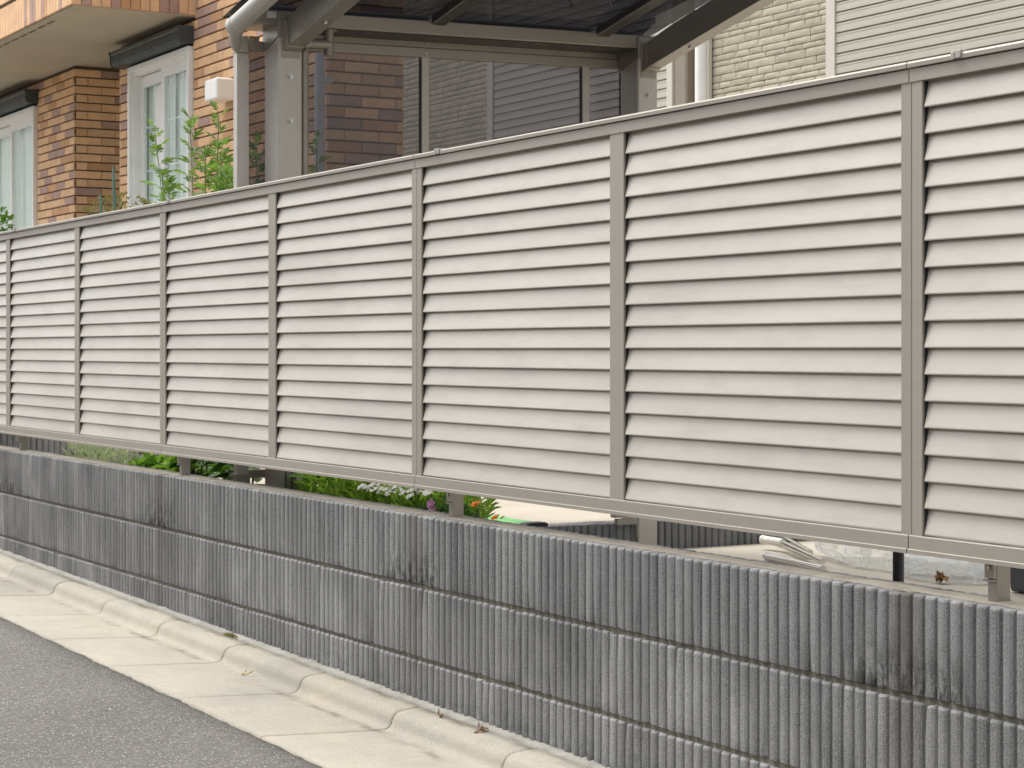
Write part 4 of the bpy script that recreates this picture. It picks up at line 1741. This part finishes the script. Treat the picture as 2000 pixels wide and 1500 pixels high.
for k in range(60):
    x = -3.00 + 0.44 * random.random()
    z = 0.596 + 0.026 * random.random()
    m = None
    blossom(th, (x, 0.27 + 0.12 * random.random(), z), random.uniform(.012, .019), 7, M['petal_white'])
th = thing('marigold', 'orange flowered marigold behind the wall just right of a fence post', 'flower', (-2.45, 0.45, 0.45))
m = MB()
for (x, z) in ((-2.455, 0.575), (-2.335, 0.54), (-2.52, 0.57), (-2.56, 0.56)):
    m.tube([(-2.45, 0.46, 0.42), (x, 0.45, z)], 0.002, 5)
m.build('stem', M['stem'], th)
m = MB()
for k in range(120):
    p = Vector((-2.58 + 0.12 * random.random(), 0.40 + .1 * random.random(), 0.50 + 0.085 * random.random()))
    leaf_into(m, p, rdir(0.4), rdir(1), 0.030, 0.011)
for (x, z) in ((-2.44, 0.578), (-2.42, 0.566), (-2.35, 0.548), (-2.32, 0.545)):
    leaf_into(m, (x, 0.45, z), (0.5, 0, 0.3), (0, 0, 1), 0.03, 0.012)
stuff(m.build('foliage', M['leaf_fern'], th, fix=False))
blossom(th, (-2.455, 0.44, 0.582), 0.019, 11, M['petal_orange'], tilt=(0.1, -.4, .9), centre=M['petal_orange'])
blossom(th, (-2.337, 0.44, 0.549), 0.015, 11, M['petal_orange'], tilt=(0.1, -.5, .8), centre=M['petal_orange'])
th = thing('plant_tag', 'small blue plastic tag among the feathery green plants', 'tag', (-3.40, 0.42, 0.45))
m = MB()
m.box(-3.393, -3.335, 0.455, 0.458, 0.612, 0.632)
m.box(-3.368, -3.360, 0.4555, 0.4575, 0.45, 0.613)
m.build('tag_plate', M['blue'], th)

# ------------------------------------------------------------ things lying in the yard
th = thing('plastic_edging', 'flat green plastic edging strip with a black end lying on the slab', 'edging', (-4.0, 1.48, 0.362))
m = MB()
m.prism([(1.42, 0.362), (1.42, 0.370), (1.43, 0.374), (1.50, 0.375), (1.51, 0.371), (1.51, 0.362)], -4.32, -3.865)
bevel(m.build('strip', M['green_strip'], th), 0.004)
m = MB()
m.prism([(1.415, 0.362), (1.415, 0.372), (1.427, 0.377), (1.503, 0.378), (1.515, 0.373), (1.515, 0.362)], -3.866, -3.815)
bevel(m.build('end_cap', M['black'], th), 0.004)

th = thing('black_pole', 'thin black tube standing upright right behind the block wall', 'pole', (-0.262, 0.2, 0.25))
m = MB()
m.tube([(-0.262, 0.2, 0.245), (-0.262, 0.2, 0.78)], 0.0115, 16)
o = m.build('tube', M['black'], th)
m = MB()
for z in (0.690, 0.672, 0.655):
    m.box(-0.2665 + 0.0, -0.263 + .004 * random.random(), 0.1875, 0.1895, z, z + 0.004)
m.build('scuff', M['tape'], o)


def bag(name, label, c, r3, seed, rot):
    th = thing(name, label, 'plastic bag', (c[0], c[1], 0.245))
    m = MB()
    nu, nv = 64, 34
    vv_, ff_ = [], []
    cr, sr = math.cos(rot), math.sin(rot)
    for j in range(nv + 1):
        ph_ = math.pi * j / nv
        for i in range(nu):
            t = 2 * math.pi * i / nu
            d = Vector((math.sin(ph_) * math.cos(t), math.sin(ph_) * math.sin(t), math.cos(ph_)))
            k = 1 + 0.16 * noise.noise(d * 2.2 + Vector((seed, 0, 0))) + 0.16 * abs(noise.noise(d * 3.6 + Vector((0, seed, 0)))) \
                + 0.07 * abs(noise.noise(Vector((d.x * 5, d.y * 12, d.z * 9)) + Vector((0, 0, seed))))
            p = Vector((d.x * r3[0] * k, d.y * r3[1] * k, d.z * r3[2] * k))
            z = max(c[2] + p.z, 0.248 + 0.004 * noise.noise(p * 20))
            vv_.append((c[0] + p.x * cr - p.y * sr, c[1] + p.x * sr + p.y * cr, z))
    for j in range(nv):
        for i in range(nu):
            ff_.append((j * nu + i, j * nu + (i + 1) % nu, (j + 1) * nu + (i + 1) % nu, (j + 1) * nu + i))
    m.add(vv_, ff_, 0, True)
    m.build('film', M['film'], th)
    return th


bag('plastic_bag', 'large crumpled clear plastic bag lying on the yard behind the wall', (-2.80, 2.47, 0.315), (0.44, 0.19, 0.125), 3.1, R(2))
bag('plastic_bag', 'lower folded end of clear plastic sheeting right of the black tube', (-2.42, 2.36, 0.285), (0.20, 0.15, 0.080), 8.2, R(20))
bag('plastic_bag', 'small clear plastic bag lying left of the near fence post', (-2.55, 2.82, 0.29), (0.09, 0.09, 0.085), 5.7, 0)
th = thing('paper_scrap', 'brown torn cardboard scrap showing inside the plastic sheeting', 'scrap', (-2.33, 2.24, 0.26))
m = MB()
for k in range(16):
    p = Vector((-2.345 + random.gauss(0, .011), 2.215 + random.gauss(0, .007), 0.258 + .016 * random.random()))
    leaf_into(m, p, rdir(), rdir(), 0.028, 0.022)
m.build('scrap', M['dry_leaf'], th, fix=False)
for lab, a, b, r0, mt in (('white plastic tube on the end of a chrome pipe beside the bag', (-3.60, 2.40, 0.285), (-3.47, 2.40, 0.283), 0.0165, 'cream_plastic'),
                          ('upper chrome pipe leading from the white tube into the bag', (-3.48, 2.40, 0.283), (-2.95, 2.18, 0.268), 0.0115, 'chrome'),
                          ('lower chrome bar lying flat beside the bag', (-3.26, 2.155, 0.262), (-2.80, 2.06, 0.262), 0.0130, 'chrome'),
                          ('short chrome pipe sloping behind the white tube', (-3.72, 2.55, 0.295), (-3.20, 2.32, 0.272), 0.0125, 'chrome')):
    th = thing('loose_pipe', lab, 'pipe', a, 'loose pipes beside the plastic bag')
    m = MB()
    m.tube([a, b], r0, 12)
    o = m.build('tube', M[mt], th)
    m = MB()
    d = (Vector(b) - Vector(a)).normalized()
    m.tube([Vector(a) - d * 0.003, Vector(a) + d * 0.012], r0 * 1.12, 12)
    m.build('end_ring', M[mt], o)
th = thing('storage_box', 'dark grey plastic box standing in the yard at the right edge', 'box', (-1.9, 2.35, 0.245))
m = MB()
m.hexa([(-2.06, 2.25, 0.248), (-1.70, 2.25, 0.248), (-1.70, 2.55, 0.248), (-2.06, 2.55, 0.248),
        (-2.08, 2.23, 0.50), (-1.68, 2.23, 0.50), (-1.68, 2.57, 0.50), (-2.08, 2.57, 0.50)])
bevel(m.build('tub', M['bin'], th), 0.012, 3)
m = MB()
m.box(-2.095, -1.665, 2.215, 2.585, 0.495, 0.53)
bevel(m.build('lid', M['bin'], th), 0.01, 3)

# ------------------------------------------------------------ litter at the kerb
for lab, (x, y), mt in (('curled dry brown leaf caught against the mortar at the wall base', (-1.552, -0.046), 'dry_leaf'),
                        ('tiny reddish dry leaf at the wall base left of the curled one', (-1.77, -0.040), 'dry_leaf'),
                        ('pale dry twig curl lying in the gutter channel', (-2.845, -0.150), 'straw')):
    zz = zk(x) - (0.0 if y > -0.1 else 0.050)
    th = thing('dry_leaf', lab, 'litter', (x, y, zz))
    m = MB()
    if mt == 'straw':
        m.tube([(x - .05, y + .01, zz + .003), (x - .02, y - .004, zz + .005), (x + .01, y + .004, zz + .008), (x + .022, y + .012, zz + .014),
                (x + .012, y + .02, zz + .018), (x, y + .014, zz + .012)], [.0012, .0022, .002, .002, .0016, .001], 5)
        m.tube([(x - .022, y, zz + .004), (x - .026, y + .016, zz + .014)], .0014, 5)
    else:
        k0 = 10 if x > -1.6 else 4
        for k in range(k0):
            leaf_into(m, Vector((x, y, zz + .004)) + rdir(.5) * .009, rdir(.5), rdir(), 0.017, 0.009)
    m.build('blade', M[mt], th, fix=False)

for lab, x in (('low yellowish moss tuft at the wall base beside a kerb joint', -3.27),):
    th = thing('moss_tuft', lab, 'weed', (x, -0.03, zk(x)))
    m = MB()
    for k in range(70):
        p = Vector((x + random.gauss(0, .022), -0.028 + random.gauss(0, .004), zk(x) + 0.004))
        leaf_into(m, p, rdir(0.7), rdir(), 0.013, 0.004)
    stuff(m.build('foliage', M['leaf_brown'], th, fix=False))

# ------------------------------------------------------------ unseen house added across the road to shape light and reflections
oh = thing('added_street_house', 'unseen plain grey house with a dark hipped roof, added across the road for reflections', 'house', (-7, -12, 0))
m = MB()
m.box(-20, 10, -18, -12.0, -0.8, 4.0)
m.build('wall', plain('render_grey', (0.42, 0.40, 0.37), 0.9, var=0.1, nscale=1), oh)
m = MB()
m.add([(-20.5, -18.5, 4.0), (10.5, -18.5, 4.0), (10.5, -11.5, 4.0), (-20.5, -11.5, 4.0), (-17, -15, 5.4), (7, -15, 5.4)],
      [(0, 3, 2, 1), (3, 4, 5, 2), (0, 1, 5, 4), (0, 4, 3), (1, 2, 5)])
m.build('roof', plain('roof_tiles', (0.08, 0.08, 0.085), 0.7), oh)
for x in (-17, -12.5, -8, -3.5, 1, 5.5):
    for z in (1.2,):
        m = MB()
        ring(m, x, x + 1.7, z, z + 1.2, 0.06, -12.02, -11.96)
        wo_ = m.build('window', M['white'], oh)
        m = MB()
        m.box(x + .06, x + 1.64, -12.0, -11.985, z + .06, z + 1.14)
        m.build('pane', plain('dark_glass', (0.05, 0.06, 0.065), 0.08), wo_)
